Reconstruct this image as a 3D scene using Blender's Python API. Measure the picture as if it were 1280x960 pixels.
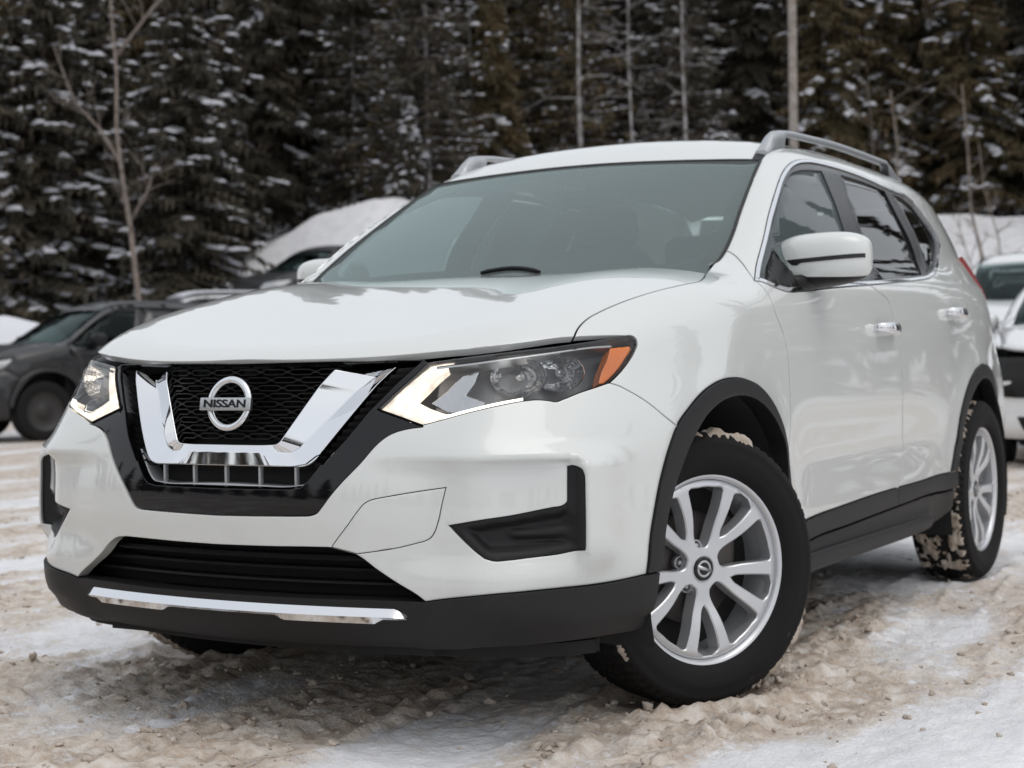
import bpy, bmesh, math, random
import numpy as np
from mathutils import Vector, Matrix
from mathutils.geometry import delaunay_2d_cdt
from mathutils import noise as mnoise

for o in list(bpy.data.objects):
    bpy.data.objects.remove(o, do_unlink=True)
SC = bpy.context.scene
COL = SC.collection

# ------------------------------------------------------------------ camera
CAM_POS = Vector((4.0905, 2.5971, 0.9167))
YAW, PITCH, ROLL, FPX = 3.6618, -0.0162, -0.0155, 2083.0
def cam_axes():
    f = Vector((math.cos(YAW)*math.cos(PITCH), math.sin(YAW)*math.cos(PITCH), math.sin(PITCH)))
    r = f.cross(Vector((0, 0, 1))).normalized(); u = r.cross(f)
    return (r*math.cos(ROLL)+u*math.sin(ROLL)), (-r*math.sin(ROLL)+u*math.cos(ROLL)), f
_r, _u, _f = cam_axes()
cd = bpy.data.cameras.new('camera')
cam = bpy.data.objects.new('camera', cd); COL.objects.link(cam)
cam.matrix_world = Matrix((( _r.x, _u.x, -_f.x, CAM_POS.x), (_r.y, _u.y, -_f.y, CAM_POS.y), (_r.z, _u.z, -_f.z, CAM_POS.z), (0, 0, 0, 1)))
cd.sensor_width = 36.0; cd.lens = FPX/1280*36
cd.clip_start = 0.1; cd.clip_end = 2000
cd.dof.use_dof = True; cd.dof.focus_distance = 3.75; cd.dof.aperture_fstop = 4.6; cd.dof.aperture_blades = 9
SC.camera = cam

# ------------------------------------------------------------------ world, sun, exposure
SUN_EL, SUN_AZ = math.radians(66), math.radians(14)
w = bpy.data.worlds.new('World'); SC.world = w; w.use_nodes = True
nt = w.node_tree; nt.nodes.clear()
sky = nt.nodes.new('ShaderNodeTexSky'); sky.sky_type = 'NISHITA'; sky.sun_disc = False
sky.sun_elevation = SUN_EL; sky.sun_rotation = SUN_AZ
sky.air_density = 1.0; sky.dust_density = 3.0; sky.ozone_density = 1.0
hs = nt.nodes.new('ShaderNodeHueSaturation'); hs.inputs['Saturation'].default_value = 0.70
bg = nt.nodes.new('ShaderNodeBackground'); bg.inputs['Strength'].default_value = 0.15
wo = nt.nodes.new('ShaderNodeOutputWorld')
# thin even cloud: the clear sky is desaturated and its range compressed
gam = nt.nodes.new('ShaderNodeGamma'); gam.inputs['Gamma'].default_value = 0.22
hs.inputs['Value'].default_value = 4.1
nt.links.new(sky.outputs[0], gam.inputs['Color']); nt.links.new(gam.outputs[0], hs.inputs['Color']); nt.links.new(hs.outputs[0], bg.inputs[0]); nt.links.new(bg.outputs[0], wo.inputs[0])
sd = bpy.data.lights.new('sun', 'SUN'); sd.energy = 0.5; sd.angle = math.radians(40); sd.color = (1.0, .97, .92)
sun = bpy.data.objects.new('sun', sd); COL.objects.link(sun)
# light travels from the sun: sky sun_rotation is measured clockwise from +Y
sdir = Vector((math.sin(SUN_AZ)*math.cos(SUN_EL), math.cos(SUN_AZ)*math.cos(SUN_EL), math.sin(SUN_EL)))
sun.rotation_euler = (-sdir).to_track_quat('-Z', 'Y').to_euler()
SC.view_settings.view_transform = 'Standard'; SC.view_settings.look = 'None'
SC.view_settings.gamma = 1.0; SC.view_settings.use_curve_mapping = False
SC.view_settings.exposure = 0.16
SC.render.engine = 'CYCLES'
SC.cycles.max_bounces = 8; SC.cycles.transparent_max_bounces = 12

# ------------------------------------------------------------------ things, parts
def tag(o, label=None, cat=None, group=None, kind=None):
    if label: o['label'] = label
    if cat: o['category'] = cat
    if group: o['group'] = group
    if kind: o['kind'] = kind
    return o
def thing(name, label, cat, loc=(0, 0, 0), rotz=0, group=None):
    o = bpy.data.objects.new(name, None); COL.objects.link(o); o.empty_display_size = .2
    o.location = loc; o.rotation_euler = (0, 0, rotz)
    return tag(o, label, cat, group)
def link(name, me, parent=None):
    o = bpy.data.objects.new(name, me); COL.objects.link(o)
    if parent: o.parent = parent
    return o
def mesh_obj(name, verts, faces, mat, parent=None, smooth=True, mats=None, midx=None):
    me = bpy.data.meshes.new(name)
    me.from_pydata([tuple(map(float, v)) for v in verts], [], [tuple(map(int, f)) for f in faces])
    for m in (mats or [mat]): me.materials.append(m)
    if midx is not None: me.polygons.foreach_set('material_index', np.asarray(midx, 'i'))
    if smooth: me.polygons.foreach_set('use_smooth', [True]*len(me.polygons))
    me.update()
    return link(name, me, parent)
def copy_tree(o, parent=None):
    c = o.copy(); COL.objects.link(c); c.parent = parent
    for ch in list(o.children): copy_tree(ch, c)
    return c

# ------------------------------------------------------------------ materials
def pmat(name, col, rough=.5, metal=0., coat=0., coat_r=.03, spec=.5, bump=None, var=None, emit=None, ior=None):
    m = bpy.data.materials.new(name); m.use_nodes = True
    n = m.node_tree.nodes; b = n['Principled BSDF']; L = m.node_tree.links
    b.inputs['Base Color'].default_value = (*col, 1); b.inputs['Roughness'].default_value = rough
    b.inputs['Metallic'].default_value = metal; b.inputs['Coat Weight'].default_value = coat
    b.inputs['Coat Roughness'].default_value = coat_r; b.inputs['Specular IOR Level'].default_value = spec
    if ior: b.inputs['IOR'].default_value = ior
    if emit: b.inputs['Emission Color'].default_value = (*emit[0], 1); b.inputs['Emission Strength'].default_value = emit[1]
    if bump or var:
        tc = n.new('ShaderNodeTexCoord')
    if bump:
        s, st, d = bump
        t = n.new('ShaderNodeTexNoise'); t.inputs['Scale'].default_value = s; t.inputs['Detail'].default_value = 4
        bp_ = n.new('ShaderNodeBump'); bp_.inputs['Strength'].default_value = st; bp_.inputs['Distance'].default_value = d
        L.new(tc.outputs['Object'], t.inputs['Vector']); L.new(t.outputs['Fac'], bp_.inputs['Height']); L.new(bp_.outputs[0], b.inputs['Normal'])
    if var:
        s, c2, lo, hi = var
        t = n.new('ShaderNodeTexNoise'); t.inputs['Scale'].default_value = s; t.inputs['Detail'].default_value = 5; t.inputs['Roughness'].default_value = .65
        r = n.new('ShaderNodeValToRGB'); r.color_ramp.elements[0].position = lo; r.color_ramp.elements[1].position = hi
        r.color_ramp.elements[0].color = (*col, 1); r.color_ramp.elements[1].color = (*c2, 1)
        L.new(tc.outputs['Object'], t.inputs['Vector']); L.new(t.outputs['Fac'], r.inputs['Fac']); L.new(r.outputs[0], b.inputs['Base Color'])
    return m
def glass_mat(name, tint, refl=1.0, rough=.0, ior=1.5):
    m = bpy.data.materials.new(name); m.use_nodes = True
    n = m.node_tree.nodes; L = m.node_tree.links; n.clear()
    o = n.new('ShaderNodeOutputMaterial'); t = n.new('ShaderNodeBsdfTransparent'); g = n.new('ShaderNodeBsdfGlossy')
    t.inputs[0].default_value = (*tint, 1); g.inputs[0].default_value = (*(refl if isinstance(refl, tuple) else (refl,)*3), 1); g.inputs['Roughness'].default_value = rough
    fr = n.new('ShaderNodeFresnel'); fr.inputs['IOR'].default_value = ior
    mx = n.new('ShaderNodeMixShader'); L.new(fr.outputs[0], mx.inputs[0]); L.new(t.outputs[0], mx.inputs[1]); L.new(g.outputs[0], mx.inputs[2]); L.new(mx.outputs[0], o.inputs[0])
    return m
M = {}
M['paint'] = pmat('pearl_white_paint', (.675, .69, .672), .28, 0, 1.0, .02)
M['plastic'] = pmat('dark_textured_plastic', (.0075, .008, .0095), .50, spec=.30, bump=(900, .25, .0006))
M['plastic2'] = pmat('black_plastic', (.006, .006, .0065), .42, spec=.3)
M['gloss'] = pmat('piano_black', (.004, .004, .005), .05, spec=.45)
M['chrome'] = pmat('chrome', (.80, .81, .83), .045, 1.0)
M['satin'] = pmat('satin_silver', (.50, .51, .52), .34, 1.0)
M['silver'] = pmat('silver_plastic', (.46, .47, .48), .35, .4)
M['alloy'] = pmat('wheel_alloy', (.62, .63, .65), .30, .55, .5, .08)
M['void'] = pmat('black_void', (.006, .006, .006), .8)
M['liner'] = pmat('wheel_liner', (.012, .012, .012), .85)
M['rubber'] = pmat('tyre_rubber', (.0065, .0065, .007), .75, spec=.22, bump=(160, .15, .002))
M['brake'] = pmat('brake_iron', (.10, .09, .085), .55, .8)
M['cabin'] = pmat('cabin_cloth', (.085, .085, .088), .8)
M['headliner'] = pmat('headliner', (.42, .42, .41), .9)
M['ws'] = glass_mat('windshield_glass', (.62, .78, .75), (.82, 1., .98), 0, 1.62)
M['glass'] = glass_mat('side_glass', (.74, .86, .85), 1.0, 0, 1.55)
M['tint'] = glass_mat('tinted_glass', (.05, .055, .06), 1.0, 0, 1.7)
M['lens'] = glass_mat('lamp_lens', (.96, .97, .97), 1.0, 0, 1.36)
M['frit'] = pmat('glass_frit', (.014, .014, .016), .25)
M['lampblack'] = pmat('lamp_bezel', (.20, .205, .22), .32)
M['mirror'] = pmat('lamp_reflector', (.93, .93, .94), .06, 1.0, bump=(70, .5, .006))
M['drl'] = pmat('running_light', (.9, .88, .82), .3, emit=((1.0, .84, .68), .42))
M['drlhot'] = pmat('running_light_core', (1, 1, 1), .3, emit=((1.0, .93, .82), 1.5))
M['amber'] = pmat('amber_reflector', (.95, .24, .025), .15, 0, .8, bump=(300, .3, .002))
M['red'] = pmat('tail_lamp_red', (.30, .008, .012), .12, 0, 1.0)
M['seam'] = pmat('seal_black', (.01, .01, .01), .6)
M['packed'] = pmat('packed_snow', (.34, .275, .215), .9, var=(16, (.56, .50, .44), .4, .65), bump=(60, .6, .01))
M['bgglass'] = glass_mat('dark_glass', (.16, .21, .21), (.45, .55, .54), 0, 1.38)
# the running light shows rows of small facets in front of its emitters
_n = M['drl'].node_tree.nodes; _l = M['drl'].node_tree.links; _b = _n['Principled BSDF']
_tc = _n.new('ShaderNodeTexCoord'); _v = _n.new('ShaderNodeTexVoronoi'); _v.inputs['Scale'].default_value = 42
_r = _n.new('ShaderNodeMapRange'); _r.inputs['From Min'].default_value = 0; _r.inputs['From Max'].default_value = .75; _r.inputs['To Min'].default_value = 1.15; _r.inputs['To Max'].default_value = .45
_l.new(_tc.outputs['Object'], _v.inputs['Vector']); _l.new(_v.outputs['Distance'], _r.inputs['Value']); _l.new(_r.outputs[0], _b.inputs['Emission Strength'])
M['wedge'] = pmat('turn_lamp_facets', (.50, .51, .53), .12, .95, bump=(70, .45, .004))
def film(m, col, z0, z1, amount, scale):
    # dried spray: densest low on the body, broken up by noise
    n_ = m.node_tree.nodes; l_ = m.node_tree.links; b_ = n_['Principled BSDF']; base = tuple(b_.inputs['Base Color'].default_value)
    tc = n_.new('ShaderNodeTexCoord'); sx = n_.new('ShaderNodeSeparateXYZ'); mr = n_.new('ShaderNodeMapRange'); t = n_.new('ShaderNodeTexNoise'); t2 = n_.new('ShaderNodeTexNoise')
    t.inputs['Scale'].default_value = scale; t.inputs['Detail'].default_value = 6; t.inputs['Roughness'].default_value = .7; t2.inputs['Scale'].default_value = 260
    mr.inputs['From Min'].default_value = z1; mr.inputs['From Max'].default_value = z0; mr.inputs['To Min'].default_value = 0; mr.inputs['To Max'].default_value = amount
    ml = n_.new('ShaderNodeMath'); ml.operation = 'MULTIPLY'; ml2 = n_.new('ShaderNodeMath'); ml2.operation = 'MULTIPLY'; mx = n_.new('ShaderNodeMix'); mx.data_type = 'RGBA'
    l_.new(tc.outputs['Object'], sx.inputs[0]); l_.new(sx.outputs['Z'], mr.inputs['Value']); l_.new(tc.outputs['Object'], t.inputs['Vector']); l_.new(tc.outputs['Object'], t2.inputs['Vector'])
    l_.new(mr.outputs[0], ml.inputs[0]); l_.new(t.outputs['Fac'], ml.inputs[1]); l_.new(ml.outputs[0], ml2.inputs[0]); l_.new(t2.outputs['Fac'], ml2.inputs[1])
    mx.inputs['A'].default_value = base; mx.inputs['B'].default_value = (*col, 1); l_.new(ml2.outputs[0], mx.inputs['Factor']); l_.new(mx.outputs['Result'], b_.inputs['Base Color'])
film(M['paint'], (.34, .29, .24), .20, .75, .75, 5)
film(M['plastic'], (.30, .26, .22), .15, 1.0, .10, 7)
film(M['rubber'], (.22, .18, .15), -.5, .5, .09, 9)
# pale scatter mixed in to brighten the windshield where sky reflection falls short
_n = M['ws'].node_tree.nodes; _l = M['ws'].node_tree.links
_o = [q for q in _n if q.type == 'OUTPUT_MATERIAL'][0]; _m = [q for q in _n if q.type == 'MIX_SHADER'][0]
_d = _n.new('ShaderNodeBsdfDiffuse'); _d.inputs[0].default_value = (.60, .66, .65, 1); _x = _n.new('ShaderNodeMixShader'); _x.inputs[0].default_value = .135
_l.new(_m.outputs[0], _x.inputs[1]); _l.new(_d.outputs[0], _x.inputs[2]); _l.new(_x.outputs[0], _o.inputs[0])
# mist on the inside of the front door glass
_n = M['glass'].node_tree.nodes; _l = M['glass'].node_tree.links
_o = [q for q in _n if q.type == 'OUTPUT_MATERIAL'][0]; _m = [q for q in _n if q.type == 'MIX_SHADER'][0]
_d = _n.new('ShaderNodeBsdfDiffuse'); _d.inputs[0].default_value = (.50, .60, .62, 1); _t = _n.new('ShaderNodeBsdfTranslucent'); _t.inputs[0].default_value = (.62, .74, .75, 1)
_a = _n.new('ShaderNodeMixShader'); _a.inputs[0].default_value = .6; _l.new(_d.outputs[0], _a.inputs[1]); _l.new(_t.outputs[0], _a.inputs[2])
_x = _n.new('ShaderNodeMixShader'); _x.inputs[0].default_value = .34
_l.new(_m.outputs[0], _x.inputs[1]); _l.new(_a.outputs[0], _x.inputs[2]); _l.new(_x.outputs[0], _o.inputs[0])

def pchip(xs,ys):
    xs=np.asarray(xs,float);ys=np.asarray(ys,float)
    if xs[0]>xs[-1]: xs=xs[::-1];ys=ys[::-1]
    h=np.diff(xs);d=np.diff(ys)/h
    m=np.zeros(len(xs));m[0]=d[0];m[-1]=d[-1]
    # smooth (catmull style, weighted) tangents
    m[1:-1]=(d[:-1]*h[1:]+d[1:]*h[:-1])/(h[1:]+h[:-1])
    def f(x):
        x=np.asarray(x,float)
        xc=np.clip(x,xs[0],xs[-1])
        i=np.clip(np.searchsorted(xs,xc,side='right')-1,0,len(xs)-2)
        t=(xc-xs[i])/h[i]
        t2=t*t;t3=t2*t
        v=(2*t3-3*t2+1)*ys[i]+(t3-2*t2+t)*h[i]*m[i]+(-2*t3+3*t2)*ys[i+1]+(t3-t2)*h[i]*m[i+1]
        return v+np.where(x<xs[0],(x-xs[0])*m[0],0)+np.where(x>xs[-1],(x-xs[-1])*m[-1],0)
    return f
def smax(a,b,r):
    u=np.maximum(a+r,0);v=np.maximum(b+r,0)
    return np.minimum(-r,np.maximum(a,b))+np.sqrt(u*u+v*v)
def smin(a,b,r): return -smax(-a,-b,r)
def sstep(e0,e1,x):
    t=np.clip((x-e0)/(e1-e0),0,1);return t*t*t*(t*(6*t-15)+10)
def gauss(x,s): return np.exp(-(x/s)**2)

K={}
# ---- main car profiles -------------------------------------------------
K['plan_side']=[[-3.75, -3.5, -3.2, -2.85, -2.3, -1.3, -0.3, 0.2, 0.5, 0.75, 0.95],
   [0.776, 0.818, 0.846, 0.881, 0.904, 0.907, 0.903, 0.902, 0.892, 0.868, 0.83]]
K['prof']=[[0.15, 0.25, 0.33, 0.42, 0.5, 0.6, 0.72, 0.85, 0.95, 1.03, 1.09, 1.14, 1.2, 1.35],
   [-0.075, -0.045, -0.022, -0.005, -0.009, -0.011, -0.007, -0.004, -0.003, -0.009, -0.02, -0.035, -0.066, -0.16]]
K['xc']=[[0.15, 0.22, 0.28, 0.34, 0.4, 0.48, 0.56, 0.62, 0.7, 0.8, 0.88, 0.93, 0.98, 1.05],
   [0.86, 0.906, 0.948, 0.974, 0.978, 0.984, 0.989, 0.987, 0.97, 0.938, 0.913, 0.896, 0.861, 0.779]]
K['drop']=[[-0.2, 0.0, 0.2, 0.4, 0.55, 0.68, 0.78, 0.86, 0.93, 1.0],
   [0.011, 0, 0.011, 0.045, 0.085, 0.132, 0.236, 0.366, 0.538, 0.8]]
K['dscale']=[[0.2, 0.6, 0.75, 0.9, 1.0],
   [0.9, 0.92, 1.03, 1.42, 1.56]]
K['hoodc']=[[-1.5, -0.6, -0.3, 0.0, 0.3, 0.6, 0.8, 0.95],
   [1.245, 1.195, 1.168, 1.14, 1.082, 1.006, 0.957, 0.915]]
K['roofz']=[[-3.6, -3.2, -2.8, -2.2, -1.6, -1.2, -0.97, -0.6],
   [1.552, 1.615, 1.664, 1.684, 1.685, 1.660, 1.606, 1.523]]
K['gy']=[[0.85, 0.95, 1.05, 1.12, 1.2, 1.35, 1.5, 1.62, 1.75],
   [0.75991, 0.80982, 0.84653, 0.856, 0.82514, 0.775, 0.701, 0.638, 0.55]]
K['gplan']=[[-3.7, -3.3, -2.9, -2.3, -1.5, -1.0, -0.5, 0.0],
   [-0.18, -0.125, -0.05, -0.008, -0.001, 0, -0.006, -0.02]]
K['ws_x']=[[1.0, 1.14, 1.2, 1.3, 1.45, 1.575, 1.7],
   [0.03, -0.215, -0.315, -0.48, -0.747, -0.985, -1.22]]
K['rear_x']=[[0.2, 0.35, 0.5, 0.75, 1.0, 1.15, 1.3, 1.45, 1.62, 1.7],
   [-3.55, -3.66, -3.725, -3.725, -3.6, -3.53, -3.45, -3.345, -3.215, -3.15]]
def ztop(x,y):
    a=np.abs(y)
    # crown falls towards the fender, belt deck behind
    z=hoodc(x)-par[0]*(a/.75)**2-par[1]*sstep(.66,.95,a)
    # hood feature ridges
    z=z+par[9]*gauss(a-.57,.17)*sstep(1.0,.5,x)
    return z
rcoef=pchip([.3,.75,.95,1.2,1.5,1.7],[.40,.42,.72,.85,.8,.7])
K['par']=[[0.0, 1.0, 2.0, 3.0, 4.0, 5.0, 6.0, 7.0, 8.0,9.0], [0.022, 0.022, 0.18, 0.08, 0.55, 0.04, 0.018, 0.080, 0.17, 0.016]]
def build():
    for k,(a,b) in K.items():
        if k!='par': globals()[k]=pchip(a,b)
    globals()['par']=list(K['par'][1])
build()
def body_f(P,part=0):
    x=P[...,0];y=np.abs(P[...,1]);z=P[...,2]
    rf=np.hypot(x,z-.36);rr=np.hypot(x+2.706,z-.36)
    flare=.016*(gauss(rf-.45,.10)+gauss(rr-.45,.10))
    zz=z-.05*np.clip((-x-.3)/2.2,0,1)*sstep(.75,.98,z)*sstep(1.25,1.1,z)
    Y=plan_side(x)+prof(zz)+flare
    side=y-Y
    dr=drop(y)*dscale(z)
    gx=np.clip(drop(y+.02)-drop(y-.02),0,9)/.04*dscale(z)
    ridge=.020*gauss(z-.685,.045)*sstep(.45,.75,y)
    front=(x-(xc(z)-dr+ridge))/np.sqrt(1+gx*gx+.08)
    top=(z-ztop(x,y))/1.02
    rear=(rear_x(z)+rcoef(z)*np.maximum(y-.1,0)**2.4 -x)/1.1
    L=smax(side,top,par[7])
    L=smax(L,front,.07)
    L=smax(L,rear,par[8])
    L=smax(L,.17-z,.02)
    gs=(y-(gy(z)+gplan(x)))/1.1
    wsx=(x-(ws_x(z)-par[2]*y*y-par[3]*y**4))*.52
    rf_=(z-(roofz(x)-par[5]*(y/.6)**2-par[6]*(y/.6)**6))
    G=smax(gs,rf_,.06)
    G=smax(G,wsx,.03)
    G=smax(G,rear,.06)
    G=smax(G,.95-z,.01)
    if part==2: return G
    R=L if part==1 else smin(L,G,.045)
    # bumper corner pocket and lower lip
    pk=(1-sstep(.652,.692,z-.045*np.maximum(y-.62,0)))*sstep(.392,.488,z)
    th=np.degrees(np.arctan2(y,np.maximum(x,.05)))
    bz=sstep(.37,.50,z)*sstep(.735,.655,z)
    bump=.056*bz*np.where(th<51.5,gauss(th-51.5,8.),gauss(th-51.5,5.))
    dep=.024*sstep(.34,.62,y)+.026*sstep(.62,.78,y)
    R=R-bump+dep*pk*sstep(50.6,48.6,th)*(x>.3)
    # lower door scoop
    R=R+.012*gauss(z-.60,.10)*sstep(-.45,-.75,x)*sstep(-2.2,-1.6,x)*(y>.7)
    return R
def grad(P,h=1e-3,F=None):
    F=F or body_f
    g=np.empty(P.shape)
    for k in range(3):
        d=np.zeros(3);d[k]=h
        g[...,k]=F(P+d)-F(P-d)
    n=np.linalg.norm(g,axis=-1,keepdims=True)
    return g/np.maximum(n,1e-9)
def cast(O,D,t0,t1,n=160,F=None):
    """first outside->inside crossing along rays"""
    F=F or body_f
    O=np.broadcast_to(O,D.shape)
    ts=np.linspace(t0,t1,n)
    hit=np.full(D.shape[:-1],np.nan);prev=F(O+D*t0)
    lo=np.full(D.shape[:-1],t0);hi=np.full(D.shape[:-1],np.nan)
    done=np.zeros(D.shape[:-1],bool)
    for i in range(1,n):
        cur=F(O+D*ts[i])
        m=(~done)&(prev>0)&(cur<=0)
        lo=np.where(m,ts[i-1],lo);hi=np.where(m,ts[i],hi);done|=m
        prev=cur
    flo=F(O+D*lo[...,None]);fhi=F(O+D*np.where(done,hi,lo)[...,None])
    for it in range(9):
        # regula falsi (Illinois) with a safeguard
        den=flo-fhi;m=lo+(hi-lo)*np.clip(np.where(np.abs(den)>1e-12,flo/np.where(np.abs(den)>1e-12,den,1),.5),.02,.98)
        if it==3: m=.5*(lo+hi)
        v=F(O+D*np.where(done,m,lo)[...,None]);up=v>0
        fhi=np.where(up,fhi*.5,v);flo=np.where(up,v,flo*.5)
        lo=np.where(up,m,lo);hi=np.where(up,hi,m)
        flo=np.where(up,v,flo);fhi=np.where(up,fhi,v)
    m=lo+(hi-lo)*np.clip(flo/np.maximum(flo-fhi,1e-12),0,1)
    return np.where(done,m,np.nan)
def fL(P): return body_f(P,1)
def fG(P): return body_f(P,2)
# ------------------------------------------------------------------ panels cut from the body surface
SQ = math.sqrt(.5)
TILT = {'T': .75, 'W': .25}
def to_dom(sheet, P):
    P = np.asarray(P, float)
    if sheet == 'F': return np.stack([np.arctan2(P[..., 1], P[..., 0])*.9, P[..., 2]], -1)
    if sheet == 'S': return np.stack([P[..., 0], (P[..., 2]-np.abs(P[..., 1]))*SQ], -1)
    if sheet == 'R': return np.stack([P[..., 1], P[..., 2]], -1)
    a = TILT[sheet]
    return np.stack([P[..., 0]*math.cos(a)-P[..., 2]*math.sin(a), P[..., 1]], -1)
def from_dom(sheet, uv, F):
    u = uv[:, 0]; v = uv[:, 1]; z0 = np.zeros_like(u)
    if sheet == 'F':
        th = u/.9; D = np.stack([-np.cos(th), -np.sin(th), z0], -1); O = np.stack([1.35*np.cos(th), 1.35*np.sin(th), v], -1); rng = (0, 1.0)
    elif sheet == 'S':
        D = np.stack([z0, z0-SQ, z0-SQ], -1); w = 1.80*SQ
        # point with (z-y)/sqrt2 = v and (z+y)/sqrt2 = W0
        W0 = 1.75
        O = np.stack([u, (W0-v)*SQ, (W0+v)*SQ], -1); rng = (0, 1.35)
    elif sheet == 'R':
        D = np.stack([z0+1, z0, z0], -1); O = np.stack([z0-4.2, u, v], -1); rng = (0, 1.6)
    else:
        a = TILT[sheet]; e1 = np.array([math.cos(a), 0, -math.sin(a)]); d = np.array([-math.sin(a), 0, -math.cos(a)])
        D = np.broadcast_to(d, (len(u), 3)); O = u[:, None]*e1+v[:, None]*np.array([0, 1, 0])-2.6*d; rng = (0, 3.2)
    t = cast(O, D, rng[0], rng[1], 26, F)
    bad = np.isnan(t)
    if bad.any():
        t = np.where(bad, np.nanmedian(t) if (~bad).any() else 1.0, t)
    return O+t[:, None]*D, bad
def resample(pl, step, closed=True):
    pl = np.asarray(pl, float); out = []
    n = len(pl)
    for i in range(n if closed else n-1):
        a = pl[i]; b = pl[(i+1) % n]; k = max(1, int(math.ceil(np.linalg.norm(b-a)/step)))
        for j in range(k): out.append(a+(b-a)*j/k)
    if not closed: out.append(pl[-1])
    return np.array(out)
def spline(P, sub=6):
    """Catmull-Rom through the points, open"""
    P = np.asarray(P, float)
    if len(P) < 3: return P
    Q = np.vstack([2*P[0]-P[1], P, 2*P[-1]-P[-2]]); out = []
    for i in range(1, len(Q)-2):
        p0, p1, p2, p3 = Q[i-1:i+3]
        d1 = max(np.linalg.norm(p2-p1), 1e-6); d0 = max(np.linalg.norm(p1-p0), 1e-6); d2 = max(np.linalg.norm(p3-p2), 1e-6)
        m1 = ((p1-p0)/d0*d1+(p2-p1)/d1*d0)/(d0+d1)*d1; m2 = ((p2-p1)/d1*d2+(p3-p2)/d2*d1)/(d1+d2)*d1
        for t in np.linspace(0, 1, sub, endpoint=False):
            out.append((2*t**3-3*t**2+1)*p1+(t**3-2*t**2+t)*m1+(-2*t**3+3*t**2)*p2+(t**3-t**2)*m2)
    out.append(P[-1]); return np.array(out)
def ring(*segs):
    """join splines end to end, dropping duplicate joints"""
    out = []
    for s in segs:
        for p in s:
            if not out or np.linalg.norm(np.asarray(p)-out[-1]) > 1.5e-3: out.append(np.asarray(p, float))
    while np.linalg.norm(out[0]-out[-1]) < 1.5e-3: out.pop()
    return np.array(out)
def area2(p): return .5*np.sum(p[:, 0]*np.roll(p[:, 1], -1)-np.roll(p[:, 0], -1)*p[:, 1])
def offset_poly(p, d):
    """move inward by d (polygon made counter-clockwise)"""
    if area2(p) < 0: p = p[::-1]
    e = np.roll(p, -1, 0)-p; e /= np.maximum(np.linalg.norm(e, axis=1, keepdims=True), 1e-9)
    n = np.stack([-e[:, 1], e[:, 0]], -1); nn = n+np.roll(n, 1, 0)
    l = np.linalg.norm(nn, axis=1, keepdims=True); nn = nn/np.maximum(l, .3)
    cosh = np.clip(l/2, .55, 1)
    return p+nn*d/cosh
def inpoly(q, p):
    x, y = q[:, 0], q[:, 1]; r = np.zeros(len(q), bool)
    a = p; b = np.roll(p, -1, 0)
    for i in range(len(p)):
        x1, y1 = a[i]; x2, y2 = b[i]
        if y1 == y2: continue
        c = ((y1 > y) != (y2 > y)) & (x < (x2-x1)*(y-y1)/(y2-y1)+x1)
        r ^= c
    return r
def dist_poly(q, p):
    d = np.full(len(q), 9.); a = p; b = np.roll(p, -1, 0)
    for i in range(len(p)):
        ab = b[i]-a[i]; L2 = max(ab@ab, 1e-12)
        t = np.clip(((q-a[i])@ab)/L2, 0, 1)
        d = np.minimum(d, np.linalg.norm(q-(a[i]+t[:, None]*ab), axis=1))
    return d
def mesh_with_normals(name, V, faces, LN, mats, midx=None):
    me = bpy.data.meshes.new(name)
    me.from_pydata([tuple(map(float, v)) for v in V], [], faces)
    for m in mats: me.materials.append(m)
    if midx is not None: me.polygons.foreach_set('material_index', np.asarray(midx, 'i'))
    me.polygons.foreach_set('use_smooth', [True]*len(me.polygons)); me.update()
    me.normals_split_custom_set([tuple(map(float, n)) for n in LN])
    return me
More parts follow.
